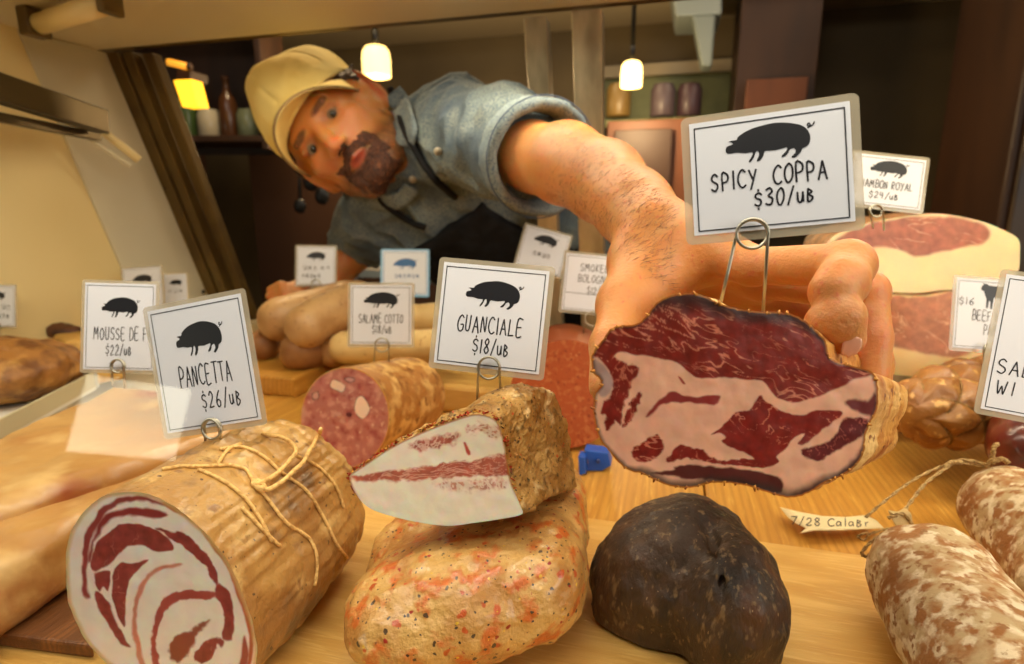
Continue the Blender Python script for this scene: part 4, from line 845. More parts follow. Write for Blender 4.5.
def ribbon(strokes, w):
    V = []; Fc = []
    for p in strokes:
        for a, b in zip(p[:-1], p[1:]):
            e = b-a; L = np.linalg.norm(e)+1e-9; e = e/L; nn = np.array([-e[1], e[0]])*w/2; k = len(V)
            V += [a-nn-e*w*.3, b-nn+e*w*.3, b+nn+e*w*.3, a+nn-e*w*.3]; Fc.append((k, k+1, k+2, k+3))
    return np.array(V), Fc
PIG = np.array([(62,460),(63,450),(72,445),(82,441),(76,436),(68,434),(78,431),(92,429),(94,421),(112,408),(135,397),(160,390),(185,384),(210,382),(240,384),(268,390),(284,400),(293,412),(297,428),(294,444),(283,452),(277,455),(275,463),(266,474),(258,480),(249,478),(260,465),(255,453),(243,458),(240,466),(232,476),(221,477),(233,462),(235,451),(205,459),(175,461),(172,472),(163,488),(153,489),(159,474),(156,462),(149,463),(145,478),(136,492),(131,490),(140,472),(138,464),(120,467),(95,465),(76,468),(66,467)], float)
TAIL = np.array([(288,398),(294,392),(290,385),(286,390),(294,394),(302,388),(304,382)], float)
PIG = np.c_[(PIG[:, 0]-180)/235, -(PIG[:, 1]-432)/235]; TAIL = np.c_[(TAIL[:, 0]-180)/235, -(TAIL[:, 1]-432)/235]
_r = math.radians(-7); _R = np.array([[math.cos(_r), -math.sin(_r)], [math.sin(_r), math.cos(_r)]]); PIG = PIG @ _R.T*[1, 1.08]; TAIL = TAIL @ _R.T*[1, 1.08]
COW = np.array([(0,.30),(.03,.38),(.08,.42),(.05,.48),(.12,.46),(.2,.46),(.24,.42),(.4,.40),(.7,.40),(.92,.42),(.98,.36),(1.0,.1),(.97,.0),(.96,.2),(.92,.12),(.92,-.1),(.94,-.32),(.88,-.32),(.85,-.08),(.78,.0),(.55,.02),(.45,.04),(.42,-.1),(.40,-.34),(.34,-.34),(.33,-.1),(.28,-.08),(.26,-.32),(.20,-.32),(.2,-.02),(.14,.12),(.1,.22),(.04,.24)], float)-[.5, .05]
m_lam = M('laminate_film', (206, 196, 172), .18, alpha=.42, coat=.5)
m_paper = M('card_paper', (228, 231, 240), .35, coat=.25)
m_ink = M('printed_ink', (30, 32, 38), .4); m_mark = M('marker_ink', (24, 24, 34), .45); m_blu = M('blue_print', (58, 106, 160), .4); m_bedge = M('blue_card_edge', (140, 190, 226), .3)
m_wire = M('steel_wire', (176, 172, 156), .28, metal=.9)
def card(ctr, d, wpx, hpx, roll, yaw, lines, label, tilt=0, animal='pig', pigw=.44, pigy=.74, pigh=1.0, ink=None, edge=None, border=True, wire=None, legs=None, wr=.00065, loopr=None, extra=None, lam=.045, pigx=.5):
    c = P(*ctr, d); w = wpx*d/F; h = hpx*d/F
    R = Matrix.Rotation(math.radians(roll), 3, Vector(-FWD)); Y_ = Matrix.Rotation(math.radians(yaw), 3, Vector(UPC)); X_ = Matrix.Rotation(math.radians(tilt), 3, Vector(RGT))
    T = R @ Y_ @ X_; ex = np.array(T @ Vector(RGT)); ey = np.array(T @ Vector(UPC)); n = np.array(T @ Vector(-FWD))
    W3 = lambda q, z: c+np.outer(q[:, 0]-w/2, ex)+np.outer(q[:, 1]-h/2, ey)+n*z
    t = thing('price_card', label, 'price card', c-ey*h/2, 'price cards on wire clips')
    e = lam*w
    def rrect(x0, y0, x1, y1, r):
        o = []
        for (cx, cy, a0) in ((x1-r, y0+r, -90), (x1-r, y1-r, 0), (x0+r, y1-r, 90), (x0+r, y0+r, 180)):
            o += [(cx+r*math.cos(math.radians(a0+k*22.5)), cy+r*math.sin(math.radians(a0+k*22.5))) for k in range(5)]
        return np.array(o)
    V, Fc = prism(W3(rrect(0, 0, w, h, e*.8), -.0003), n*.0005); mk('laminate', V, Fc, edge or m_lam, t, smooth=False)
    V, Fc = prism(W3(rrect(e, e*1.1, w-e, h-e*.9, e*.1), .0003), n*.0002); mk('paper', V, Fc, m_paper, t, smooth=False)
    zt = .00062
    if border:
        b = e+.03*w; lw = .0075*w; q = [(b, b), (w-b, b), (w-b, h-b), (b, h-b)]
        V, Fc = ribbon([np.array([q[i], q[(i+1) % 4]], float) for i in range(4)], lw); mk('border_line', W3(V, zt), Fc, ink or m_ink, t, smooth=False)
    if animal:
        s = pigw*w; o_ = np.array([w*pigx, h*pigy]); pol = (COW*.9 if animal == 'cow' else spline(PIG, 2, True))*[s, s*pigh]+o_
        V = W3(pol, zt); o2 = mk(animal+'_silhouette', V, [tuple(range(len(V)))], ink or m_ink, t, smooth=False)
        if animal == 'pig': V, Fc = ribbon([spline(TAIL, 3)*[s, s*pigh]+o_], s*.016); mk('pig_tail', W3(V, zt), Fc, ink or m_ink, t, smooth=False)
    S = []
    for (txt, cx, cy, hh, *r_) in lines:
        st, L = text_strokes(txt, hh*h); wid = r_[0]*w if r_ else L; k = wid/L
        S += [p*[k, 1]+[cx*w-wid/2, cy*h] for p in st]
    if S:
        V, Fc = ribbon(S, max(.011*w, .0007)); mk('handwriting', W3(V, zt+.00004), Fc, m_mark if ink is None else ink, t, smooth=False)
    if extra: V, Fc = ribbon([np.array(x, float)*[w, h] for x in extra], .008*w); mk('ruled_line', W3(V, zt), Fc, m_ink, t, smooth=False)
    if wire:  # loop centre and radius in px, then where each leg ends
        (lx, ly, lr), L1, L2 = wire; dl = np.dot(on_plane(lx, ly, c, n)-CAM, FWD)*.988
        cp = P(lx, ly, dl); r3 = lr*dl/F; loop = [cp+r3*(math.cos(a)*ex+math.sin(a)*ey)+n*.0006*(a/PI) for a in np.linspace(-.25*PI, 2.25*PI-PI*.0, 30)]
        lA = P(*L1[:2], L1[2] if len(L1) > 2 else dl); lB = P(*L2[:2], L2[2] if len(L2) > 2 else dl)
        loop = [cp+r3*(math.cos(a)*ex+math.sin(a)*ey)+n*.0005*(k/10-1) for k, a in enumerate(np.linspace(PI*1.05, -PI*1.95+PI*.0, 34))]
        a_s = cp+r3*(math.cos(PI*1.05)*ex+math.sin(PI*1.05)*ey)
        full = [lA]+[lA+(loop[0]-lA)*.5]+loop+[cp+r3*(math.cos(a)*ex+math.sin(a)*ey)+n*.0016 for a in np.linspace(PI*.05+PI, PI*.0, 12)]
        p_r = cp+r3*ex+n*.0018
        full = [lB, lB+(p_r-lB)*.5]+[cp+r3*(math.cos(a)*ex+math.sin(a)*ey)+n*(.0018-.0030*k/46) for k, a in enumerate(np.linspace(0, 3*PI, 47))]+[lA+(cp-r3*ex-lA)*.5, lA]
        V, Fc = tube(full, wr, 8); mk('wire_clip', V, Fc, m_wire, t)
    return t
card((769, 172), .252, 164, 132, 2.8, -17, [('SPICY  COPPA', .49, .40, .14, .65), ('$30/ub', .58, .245, .12, .34)], 'largest card, reading SPICY COPPA $30/lb, standing in the held coppa', pigy=.735, pigw=.47,
     wire=((752, 234, 14.5), (720, 306, .255), (763, 314, .262)), wr=.00075, lam=.05)
card((491, 318), .36, 118, 113, -6.0, -8, [('GUANCIALE', .5, .36, .145, .56), ('$18/ub', .53, .18, .125, .32)], 'card reading GUANCIALE $18/lb above the cut white guanciale', pigy=.72, pigw=.46, pigh=1.05,
     wire=((489, 368, 11), (477, 404, .37), (501, 400, .37)), wr=.0008)
card((204, 365), .37, 117, 136, 9.5, -10, [('PANCETTA', .5, .36, .15, .50), ('$26/ub', .62, .18, .125, .38)], 'card reading PANCETTA $26/lb standing in the tied pancetta roll', pigy=.71, pigw=.44, pigh=1.35,
     wire=((212, 429, 10), (207, 447, .385), (222, 450, .385)), wr=.0009)
card((120, 327), .50, 75, 93, -1.5, 3, [('MOUSSE DE FOIE', .60, .36, .13, .86), ('$22/ub', .50, .20, .11, .34)], 'card reading MOUSSE DE FO, price $22/lb, partly behind the pancetta card', pigy=.72, pigw=.46, pigh=1.25,
     wire=((118, 366, 6.5), (113, 386, .5), (125, 388, .5)), wr=.0009)
card((381, 315), .655, 67, 65, -.5, 0, [('SALAME COTTO', .5, .38, .13, .66), ('$18/ub', .52, .22, .12, .30)], 'card reading SALAME COTTO standing in the pink diced salami', pigy=.74, pigw=.50,
     wire=((382, 345, 7), (374, 362, .66), (389, 361, .66)), wr=.0008)
card((316, 266), 1.0, 42, 42, -1, 0, [('umn', .38, .40, .18, .34), ('nmuma', .40, .22, .16, .44), ('mn', .74, .42, .14, .24)], 'small card behind the heap of tan sausages, left of the blue-printed card', pigy=.74, pigw=.44,
     wire=((316, 284, 4.5), (311, 300, 1.0), (321, 300, 1.0)), wr=.0009)
card((405, 273), .97, 49, 48, -.5, 0, [('umnmum', .55, .40, .15, .50)], 'card with a pale blue edge and a blue pig, behind the salame cotto card', pigy=.70, pigw=.46, ink=m_blu, edge=m_bedge, wire=((405, 296, 4.5), (400, 314, .96), (410, 314, .96)), wr=.0009)
card((543, 251), .80, 50, 46, -15.5, 0, [('nmun', .5, .36, .17, .36)], 'card tilted to one side between the guanciale card and the bologna card', pigy=.74, pigw=.46, wire=((541, 274, 5), (536, 300, .8), (548, 302, .8)), wr=.0009)
card((592, 284), .70, 62, 62, -5.5, 0, [('SMOKED', .52, .70, .12, .46), ('BOLOGNA', .52, .52, .12, .50), ('$12/ub', .60, .34, .11, .34)], 'ruled card reading SMOKED BOLOGNA, partly behind the mans wrist', animal=None, extra=[[(.09, .33), (.92, .33)]],
     wire=((592, 319, 7), (583, 338, .71), (599, 342, .70)), wr=.001)
card((887, 182), .57, 76, 57, -7.5, -4, [('JAMBON ROYAL', .5, .38, .13, .66), ('$24/ub', .48, .20, .11, .38)], 'card with a pig silhouette behind the coppa card, above the cured ham slabs', pigy=.74, pigw=.46, wire=((876, 211, 6), (873, 228, .6), (884, 230, .6)), wr=.0009)
card((987, 315), .565, 72, 76, -4, 0, [('BEEF HEART', .62, .42, .13, .66), ('PASTRAMI', .70, .24, .13, .48), ('$16', .20, .62, .09, .22)], 'card with a black cow silhouette reading BEEF, by the netted roast', animal='cow', pigw=.48, pigx=.60, pigy=.74,
     wire=((991, 350, 6.5), (983, 372, .57), (992, 380, .57)), wr=.0008)
card((1054, 352), .33, 118, 150, -11, -12, [('SAL', .24, .30, .10, .26), ('WI', .20, .16, .09, .14)], 'large card cut off by the right edge, in front of the cow card', pigy=.70, pigw=.46, wire=((1066, 425, 10), (1060, 455, .34), (1074, 456, .34)))
card((-4, 306), .84, 42, 44, 0, 0, [('mun', .7, .42, .2, .36), ('numnm', .6, .22, .18, .48)], 'card cut off by the left edge above the crusty roast', pigy=.74, pigw=.44, wire=((-4, 326, 4), (-9, 336, .84), (1, 336, .84)))
card((143, 289), .98, 42, 46, 4, 0, [('numun', .5, .40, .16, .6)], 'card showing its top behind the mousse card, left of the beige one', pigy=.72, pigw=.46, wire=((143, 311, 4), (139, 326, .98), (147, 326, .98)))
card((176, 290), 1.02, 25, 34, 3, 0, [('num', .5, .42, .16, .6)], 'narrow beige card peeking out between the mousse and pancetta cards', pigy=.72, pigw=.5, border=False, edge=M('beige_card', (206, 190, 150), .4), wire=((176, 306, 4), (173, 322, 1.02), (180, 322, 1.02)))
# the date written on the torn paper tag
st, L_ = text_strokes('7/28 Calabr', 1.0, .06, .12)
q = []
for p in st:
    u = p[:, 0]/L_; xx = 791+u*78; yy = 524.5+u*2.0-p[:, 1]*7.5-np.sin(u*PI)*-.5; q.append(np.c_[xx, yy])
V2_, F2_ = ribbon(q, 1.0); mk('handwriting', np.array([tagpt(x, y)+[0, 0, .0003] for x, y in V2_]), F2_, m_mark, tg, smooth=False)
tag(tg, 'small torn paper tag with a handwritten date on the salami string', 'tag')
# ================================================================== the man leaning into the case
L0 = unit(.57*RGT+.82*UPC); T0 = -FWD; U0 = unit(-.82*RGT+.57*UPC); ph = math.radians(16)
HF = unit(math.cos(ph)*T0-math.sin(ph)*L0-.10*U0); HL = unit(L0-np.dot(L0, HF)*HF); HU = np.cross(HL, HF); HU = HU if HU @ U0 > 0 else -HU
EYE = P(320, 131, .87); H0 = EYE-HF*.082
HM = np.array([HL, HF, HU])                       # world -> head axes (left, forward, up)
def h2w(x, y, z): return H0+x*HL+y*HF+z*HU
def head(f, k=.012):
    e = lambda c, r, kk=k, op='u': f.ell(h2w(*c), r, HM, kk, op)
    c_ = lambda a, b, r0, r1=None, kk=k, op='u': f.cap(h2w(*a), h2w(*b), r0, r1, kk, op)
    e((0, -.012, .028), (.076, .095, .088)); e((0, .028, -.030), (.063, .060, .078), .02); c_((-.022, .058, -.098), (.022, .058, -.098), .020, None, .025)
    for s in (-1, 1):
        c_((s*.058, .0, -.060), (s*.030, .050, -.098), .020, .018, .02)      # jaw
        e((s*.043, .058, -.022), (.022, .020, .018), .014)                    # cheekbone
        e((s*.076, -.004, .0), (.020, .040, .040), .02)
    c_((-.036, .076, .022), (.036, .076, .022), .011, None, .012)             # brow
    for s in (-1, 1): e((s*.031, .096, .0), (.018, .018, .012), .010, 's')    # eye sockets
    c_((0, .082, .010), (0, .106, -.036), .0075, .0115, .008)                 # nose
    for s in (-1, 1): e((s*.0115, .098, -.040), (.0085, .011, .0075), .004)
    for s in (-1, 1):                                                         # lids
        c_((s*.031-.014, .0755, .0060), (s*.031+.014, .0755, .0060), .0046, None, .003); c_((s*.031-.012, .074, -.0072), (s*.031+.012, .074, -.0072), .0036, None, .003)
    c_((-.020, .078, -.066), (0, .087, -.064), .0058, .0065, .004); c_((.020, .078, -.066), (0, .087, -.064), .0058, .0065, .004)
    c_((-.015, .076, -.0755), (.015, .076, -.0755), .0058, None, .004)
    c_((-.018, .0885, -.0705), (.018, .0885, -.0705), .0018, None, .002, 's')
    e((0, .070, -.103), (.022, .018, .016), .012)
    for s in (-1, 1):                                                         # ears
        q_ = .6 if s > 0 else .2; A_ = np.array([unit(HL+s*-q_*HF), unit(HF+s*q_*HL), HU]); f.ell(h2w(.091 if s > 0 else -.082, -.012, -.002), (.0085, .024, .037), A_, .005); f.ell(h2w(.099 if s > 0 else -.089, -.006, .002), (.006, .013, .021), A_, .003, 's'); f.ell(h2w(s*.084, -.004, -.032), (.008, .011, .013), A_, .006)
NK = P(402, 158, .985)                            # base of the neck
SL = P(452, 132, .93); EL = P(542, 160, .67); WR = P(652, 230, .435)    # his left shoulder, elbow, wrist
SR = P(378, 222, 1.09); ER = P(352, 262, 1.18); WR2 = P(300, 292, 1.10)  # his right arm
vs = .0021
lo = np.minimum.reduce([H0-.16, WR2-.09, NK-.1]); hi = np.array([P(885, 300, .34)[0]+.05, 1.32, H0[2]+.15]); lo[1] = .2
body = Fld(lo, hi, vs)
head(body)
body.cap(h2w(0, -.030, -.060), NK, .052, .056, .02)
body.cap(NK, (SL+SR)/2+np.array([0, .05, 0]), .06, .08, .02); body.cap(NK, SL, .052, .05, .03); body.cap(NK, SR, .052, .05, .03)
body.cap(SL, EL+(SL-EL)*.1, .048, .044, .02)
# extended forearm
e1 = P(566, 164, .62); e2 = P(604, 182, .545); e3 = P(632, 207, .48)
body.cap(EL, e1, .041, .0425, .012); body.cap(e1, e2, .0425, .0375, .012); body.cap(e2, e3, .0375, .031, .012); body.cap(e3, WR, .031, .0245, .012)
body.cap(P(640, 214, .46), P(655, 250, .425), .026, .023, .015)
# other forearm
body.cap(SR, P(358, 248, 1.15), .045, .040, .02); body.cap(P(358, 248, 1.15), P(332, 278, 1.13), .040, .031, .012); body.cap(P(332, 278, 1.13), WR2, .030, .025, .012)
# right hand resting at the back
for i, (fx, fy, fd) in enumerate([(271, 290, 1.075), (270, 296, 1.07), (274, 301, 1.065), (282, 305, 1.06)]):
    k0 = P(291+i*2, 289+i*3.4, 1.085-i*.004); kn = P(281+i*1.5, 286+i*4, 1.075-i*.004)
    body.cap(WR2, k0, .018, .012, .008); body.cap(k0, kn, .0105, .0098, .003); body.cap(kn, P(fx, fy, fd), .0098, .0082, .003)
body.cap(WR2, P(300, 302, 1.06), .014, .010, .006); body.cap(P(300, 302, 1.06), P(289, 308, 1.05), .0105, .009, .003)
# left hand round the coppa: back of the hand, thumb at the left, fingers folded over the far right side
I0 = P(752, 266, .350); M0 = P(762, 280, .375); R0 = P(764, 296, .395); K0 = P(758, 316, .412)
body.cap(WR, P(700, 244, .385), .0245, .0215, .014); body.cap(P(700, 244, .385), I0, .0175, .0125, .012)
body.cap(WR, M0, .021, .014, .014); body.cap(P(650, 262, .43), R0, .017, .013, .012); body.cap(P(640, 280, .43), K0, .015, .012, .010)
Ip = P(848, 265, .297); Id = P(838, 284, .282); It = P(834, 322, .270)
body.cap(I0, Ip, .0112, .0118, .005); body.ell(Ip, (.0130, .0130, .0130), None, .004); body.cap(Ip, P(842, 283, .281), .0120, .0122, .0035); body.cap(P(842, 283, .281), P(834, 292, .277), .0120, .0118, .003); body.cap(P(840, 316, .272), P(829, 324, .273), .0112, .0112, .0012); body.cap(P(840, 318, .272), P(847, 338, .272), .0108, .0085, .003)
Mp = P(866, 292, .330); Md = P(872, 338, .322); Mt = P(871, 378, .318)
body.cap(M0, Mp, .0120, .0115, .004); body.ell(Mp, (.0124, .0124, .0124), None, .004); body.cap(Mp, Md, .0112, .0104, .002); body.cap(Md, Mt, .0104, .0092, .002)
Rp = P(866, 318, .362); Rd = P(876, 362, .358); Rt = P(874, 396, .355)
body.cap(R0, Rp, .0112, .011, .004); body.cap(Rp, Rd, .0108, .0098, .002); body.cap(Rd, Rt, .0098, .0088, .002)
Kp = P(846, 344, .395); Kt = P(858, 392, .392)
body.cap(K0, Kp, .0102, .0098, .004); body.cap(Kp, Kt, .0095, .008, .002)
T1 = P(640, 262, .415); T2 = P(626, 305, .375); T3 = P(612, 346, .342); T4 = P(607, 386, .322)
body.cap(P(655, 240, .42), T1, .023, .020, .014); body.cap(T1, T2, .021, .0160, .014); body.cap(T2, T3, .0155, .0135, .006); body.cap(T3, T4, .0130, .0105, .004)
body.cap(P(672, 262, .395), T2, .018, .014, .018); body.cap(P(700, 262, .38), P(650, 300, .375), .014, .010, .012)
# thumb web
V, Fc = body.mesh(); V = smooth_mesh(V, Fc, 1)
hp = (V-H0) @ HM.T; px_ = proj(V)
skin = np.array(lin((200, 136, 76))[:3]); C = np.tile(skin, (len(V), 1))
n1 = fbm(V*60, 3); n2 = fbm(V*22, 2)
def mixc(C, k, c): k = np.clip(k, 0, 1)[:, None]; return C*(1-k)+k*np.array(lin(c)[:3])
C = mixc(C, sstep(.1, .9, n2)*.35, (188, 104, 60)); C = mixc(C, sstep(.2, 1, n1)*.25, (208, 144, 86))
ishead = (np.linalg.norm(hp, axis=1) < .16) & (hp[:, 1] > -.12)
dist = lambda c, r: np.linalg.norm((hp-np.array(c))/np.array(r), axis=1)
for s in (-1, 1):
    C = mixc(C, (1-sstep(.6, 1.2, dist((s*.045, .07, -.03), (.028, .04, .025))))*.2*ishead, (206, 104, 72)); C = mixc(C, (1-sstep(.7, 1.2, dist((s*.085, -.01, 0), (.02, .03, .040))))*.75*ishead, (214, 92, 58))
    # brows
    C = mixc(C, (1-sstep(.7, 1.15, dist((s*.032, .088, .019), (.021, .02, .0055))+.25*n1))*.8*ishead, (54, 30, 18))
    C = mixc(C, (1-sstep(.7, 1.2, dist((s*.031, .078, .001), (.021, .02, .012))))*.45*ishead, (140, 78, 52))
C = mixc(C, (1-sstep(.6, 1.2, dist((0, .106, -.036), (.016, .016, .014))))*.4*ishead, (208, 110, 80))
jaw = sstep(-.050, -.075, hp[:, 2]+.10*np.maximum(.05-hp[:, 1], 0)-.25*np.maximum(np.abs(hp[:, 0])-.045, 0))*sstep(-.04, .0, hp[:, 1])
sidb = (1-sstep(.006, .016, np.abs(hp[:, 1]-.006)))*sstep(.02, .0, hp[:, 2])*sstep(.05, .06, np.abs(hp[:, 0]))*(np.abs(hp[:, 0]) < .074)*sstep(.01, -.01, hp[:, 2])
C = mixc(C, np.maximum(jaw, sidb)*(.72+.25*n1)*ishead*(hp[:, 2] > -.14), (84, 46, 28))
C = mixc(C, (1-sstep(.75, 1.15, dist((0, .085, -.070), (.018, .02, .0078))))*.9*ishead, (176, 84, 66))
# knuckles, redder
for kk in (Ip, Mp, Rp, Id, Md, T3): C = mixc(C, (1-sstep(.006, .018, np.linalg.norm(V-kk, axis=1)))*.35, (206, 108, 76))
# fine creases over the finger joints
armd = np.clip(((V-WR) @ unit(EL-WR))/np.linalg.norm(EL-WR), 0, 1)
hair = fbm(np.c_[V @ unit(EL-WR)*70, V @ unit(np.cross(EL-WR, ZA))*420, V @ ZA*420], 2)
onarm = sstep(.05, .25, armd)*(np.linalg.norm(V-(WR+armd[:, None]*(EL-WR)), axis=1) < .07)
C = mixc(C, sstep(.45, .9, hair)*.5*onarm, (136, 78, 36))
m_skin = M('skin', 'attr', .45, [('noise', 260, .60, .72, (196, 112, 70))], bump=[(420, .0004), (160, .0005)], sss=.0015, sssr=(1, .35, .2))
man = thing('person', 'man in a yellow cap and rolled denim sleeves leaning into the case, holding the coppa', 'person', np.array([NK[0], NK[1]+.1, -.02]))
mk('body', V, Fc, m_skin, man, col=C)
# nail on the folded index finger and fine hairs on the forearm
bb = bvh_of(V, Fc)
nc = hit(bb, 851, 346, .0003, .27); nn_ = unit(CAM-nc+np.array([.10, 0, -.05])); nu = unit(np.cross(nn_, [.5, 0, 1])); nw = np.cross(nn_, nu); f = Fld(nc-.012, nc+.012, .0007); f.ell(nc, (.0044, .0058, .0007), np.array([nu, nw, nn_])); nv, nf = f.mesh()
mk('fingernail', nv, nf, M('nail', (206, 150, 122), .2, coat=.5), man)
hs = []; axf = unit(WR-EL)
for _ in range(1500):
    u = RNG.uniform(0, 1); v = RNG.uniform(0, 1); x0, y0 = 548+u*125, 108+u*95+v*88
    if x0 > 682: continue
    r_ = unit(ray(x0, y0)); h_ = bb.ray_cast(Vector(CAM), Vector(r_))
    if h_[0] is None: continue
    p_ = np.array(h_[0][:]); n_ = np.array(h_[1][:]); n_ = n_ if n_ @ r_ < 0 else -n_
    if p_[1] < .3: continue
    dr = unit(axf*RNG.uniform(.2, 1.0)+np.cross(axf, n_)*RNG.normal()*.7+n_*.35); L_h = RNG.uniform(.004, .010); p_ = p_-n_*.0004
    hs.append(tube([p_, p_+dr*L_h*.5, p_+dr*L_h*.9-n_*.0006+np.cross(axf, n_)*RNG.normal()*.0008], [.00011, .00009, .00004], 3))
o = mk('arm_hair', *join(*hs), M('arm_hair', (104, 58, 26), .5), man); o['kind'] = 'stuff'
# eyes
m_eye = M('eye_white', (132, 112, 92), .2); m_iris = M('iris', (34, 30, 24), .15)
look = unit(CAM-EYE)
for s in (-1, 1):
    ec = h2w(s*.031, .0700, -.0005); f = Fld(ec-.016, ec+.016, .0011); f.ell(ec, (.0118,)*3); ev, ef = f.mesh(); eb = mk('eyeball', ev, ef, m_eye, man)
    f = Fld(ec-.016, ec+.016, .0008); f.ell(ec+look*.0066, (.0068,)*3); ev, ef = f.mesh(); mk('iris', ev, ef, m_iris, eb)
# hair, beard and moustache follow the head
def shell(off, amp, fr, region, vs_=.0016, lo_=(-.1, -.11, -.13), hi_=(.1, .12, .12)):
    cs = np.array([h2w(a, b, c) for a in (lo_[0], hi_[0]) for b in (lo_[1], hi_[1]) for c in (lo_[2], hi_[2])]); f = Fld(cs.min(0), cs.max(0), vs_); head(f)
    sl, X = f.win(f.lo, f.lo+f.vs*(f.n-1)); shp = X.shape[:3]; q = (X.reshape(-1, 3)-H0) @ HM.T; d = f.f.reshape(-1).astype(float)
    m = np.abs(d) < .012; d[m] -= off+amp*fbm(q[m]*fr, 2); d = np.maximum(d, region(q)); f.f = d.reshape(shp).astype(np.float32); return f.mesh()
def beard_reg(q):
    x = np.abs(q[:, 0]); y = q[:, 1]; z = q[:, 2]; n = .004*fbm(q*90, 2)
    low = np.maximum.reduce([z+.079-.2*x, x-.032, .02-y, -.122-z])
    side = np.full(len(q), 1.0)
    must = np.maximum.reduce([np.abs(z+.0545+.30*x)-.0085, x-.034, .05-y])
    cor = np.maximum.reduce([np.abs(x-.033)-.0075, z+.052, -.1-z, .035-y])
    soul = np.maximum.reduce([x-.012, np.abs(z+.088)-.008, .05-y])
    r = np.minimum.reduce([low, side, must, cor, soul])
    mouth = .0195-np.linalg.norm((q-np.array([0, .09, -.0715]))*[.9, .5, 2.2], axis=1)
    return np.maximum(r+n, mouth)
bv, bf = shell(.0022, .0022, 240, beard_reg)
m_beard = M('beard_hair', (84, 44, 24), .7, [('noise', 300, .45, .6, (50, 26, 16)), ('noise', 120, .55, .7, (116, 66, 36))], bump=(600, .0012))
mk('beard', bv, bf, m_beard, man)
def hair_reg(q):
    x = np.abs(q[:, 0]); y = q[:, 1]; z = q[:, 2]; n = .003*fbm(q*90, 2)
    return np.maximum.reduce([z-.07, -.062-z+.9*np.maximum(y+.02, 0)*0, y-.030+.5*np.maximum(.02-z, 0)+n, np.where(x > .055, -1, y+.03), .046-np.linalg.norm((q-np.array([0, -.010, -.010]))*[0, 1.3, 1], axis=1)])
hv, hf = shell(.005, .003, 120, hair_reg)
mk('hair', hv, hf, M('dark_hair', (62, 38, 22), .6, [('noise', 260, .45, .6, (36, 20, 12))], bump=(500, .001)), man)

# cap: crown, band and a short curved brim
cf_lo = h2w(0, 0, .06); cf = Fld(cf_lo-.19, cf_lo+.19, .0026)
cf.ell(h2w(0, -.016, .052), (.090, .108, .082), HM, 0); cf.ell(h2w(-.004, -.020, .085), (.070, .086, .062), HM, .03); cf.cap(h2w(0, .055, .065), h2w(0, .02, .125), .026, .03, .03); cf.ell(h2w(.020, -.035, .082), (.078, .086, .070), HM, .02)
sl, X = cf.win(cf.lo, cf.lo+cf.vs*(cf.n-1)); q = (X.reshape(-1, 3)-H0) @ HM.T; d = cf.f.reshape(-1).astype(float)
ang = np.arctan2(q[:, 0], q[:, 1]+.016); seam = .0022*np.exp(-(((ang*6/(2*PI)+.5) % 1-.5)/.025)**2)*(q[:, 2] > .07)
d = d+seam+.0022*fbm(q*24, 2)
d = np.maximum(d, (.040+.10*np.maximum(-.02-q[:, 1], 0)*0-.12*np.minimum(q[:, 1], 0)*-1*0)-q[:, 2]); inner = np.linalg.norm((q-[0, -.014, .03])/[.081, .100, .094], axis=1)-1; d = np.maximum(d, -inner*.085)
cf.f = d.reshape(X.shape[:3]).astype(np.float32); V, Fc = cf.mesh(); V = smooth_mesh(V, Fc, 2)
m_cap = M('cap_canvas', (250, 228, 150), .8, [('noise', 10, .4, .65, (242, 212, 124))], bump=[(700, .0004), (30, .0015)], spec=.2)
cap_ = mk('cap', V, Fc, m_cap, man)
ns, nt_ = 40, 12; Vt = []
for k in range(2):
    for i in range(ns+1):
        s = -1+2*i/ns; a = s*math.radians(64)
        for j in range(nt_+1):
            t = j/nt_; ix = .087*math.sin(a); iy = -.012+.104*math.cos(a); ln = .066*max(0, math.cos(s*PI/2))**.55
            x = ix*(1+.02*t); y = iy+ln*t; z = .046-.020*s*s-.012*t*t-.018*t*s*s+(0 if k else -.0035)
            Vt.append(h2w(x, y, z))
Vt = np.array(Vt); mm = nt_+1; off = (ns+1)*mm
Ft = [(k*off+i*mm+j, k*off+i*mm+j+1, k*off+(i+1)*mm+j+1, k*off+(i+1)*mm+j) for k in range(2) for i in range(ns) for j in range(nt_)]
Ft += [(i*mm+nt_, (i+1)*mm+nt_, off+(i+1)*mm+nt_, off+i*mm+nt_) for i in range(ns)]
mk('brim', Vt, Ft, m_cap, cap_)
rim = [h2w(.087*math.sin(s*1.117)*1.02, -.012+.104*math.cos(s*1.117)+.066*max(0, math.cos(s*PI/2))**.55, .046-.020*s*s-.012-.018*s*s-.001) for s in np.linspace(-1, 1, 60)]
mk('brim_piping', *tube(rim, .0022, 6), M('cap_piping', (140, 112, 70), .8), cap_)

# shirt
HIP = P(590, 330, 1.42); TD = unit(HIP-NK); TS = SL-SR; TS = unit(TS-np.dot(TS, TD)*TD); TF = np.cross(TD, TS); TF = TF if TF @ FWD < 0 else -TF
TM = np.array([TS, TF, TD]); t2w = lambda a, b, c: NK+a*TS+b*TF+c*TD
shf = Fld(np.minimum(WR2, HIP)-[.16, .30, .1], [HIP[0]+.25, 1.75, SL[2]+.16], .0032); shf.lo[1] = .6
shf = Fld([min(ER[0], NK[0])-.12, .6, -.12], [HIP[0]+.22, 1.62, SL[2]+.12], .0032)
SM = (SL+SR)/2
def torso(f, g):
    f.ell(t2w(0, -.02, .17), (.185+g, .115+g, .21+g), TM, .04); f.ell(t2w(0, -.02, .42), (.165+g, .115+g, .24+g), TM, .05)
    f.cap(NK, SL+(SM-SL)*.15, .060+g, .066+g, .03); f.cap(NK, SR+(SM-SR)*.15, .060+g, .066+g, .03)
torso(shf, 0)
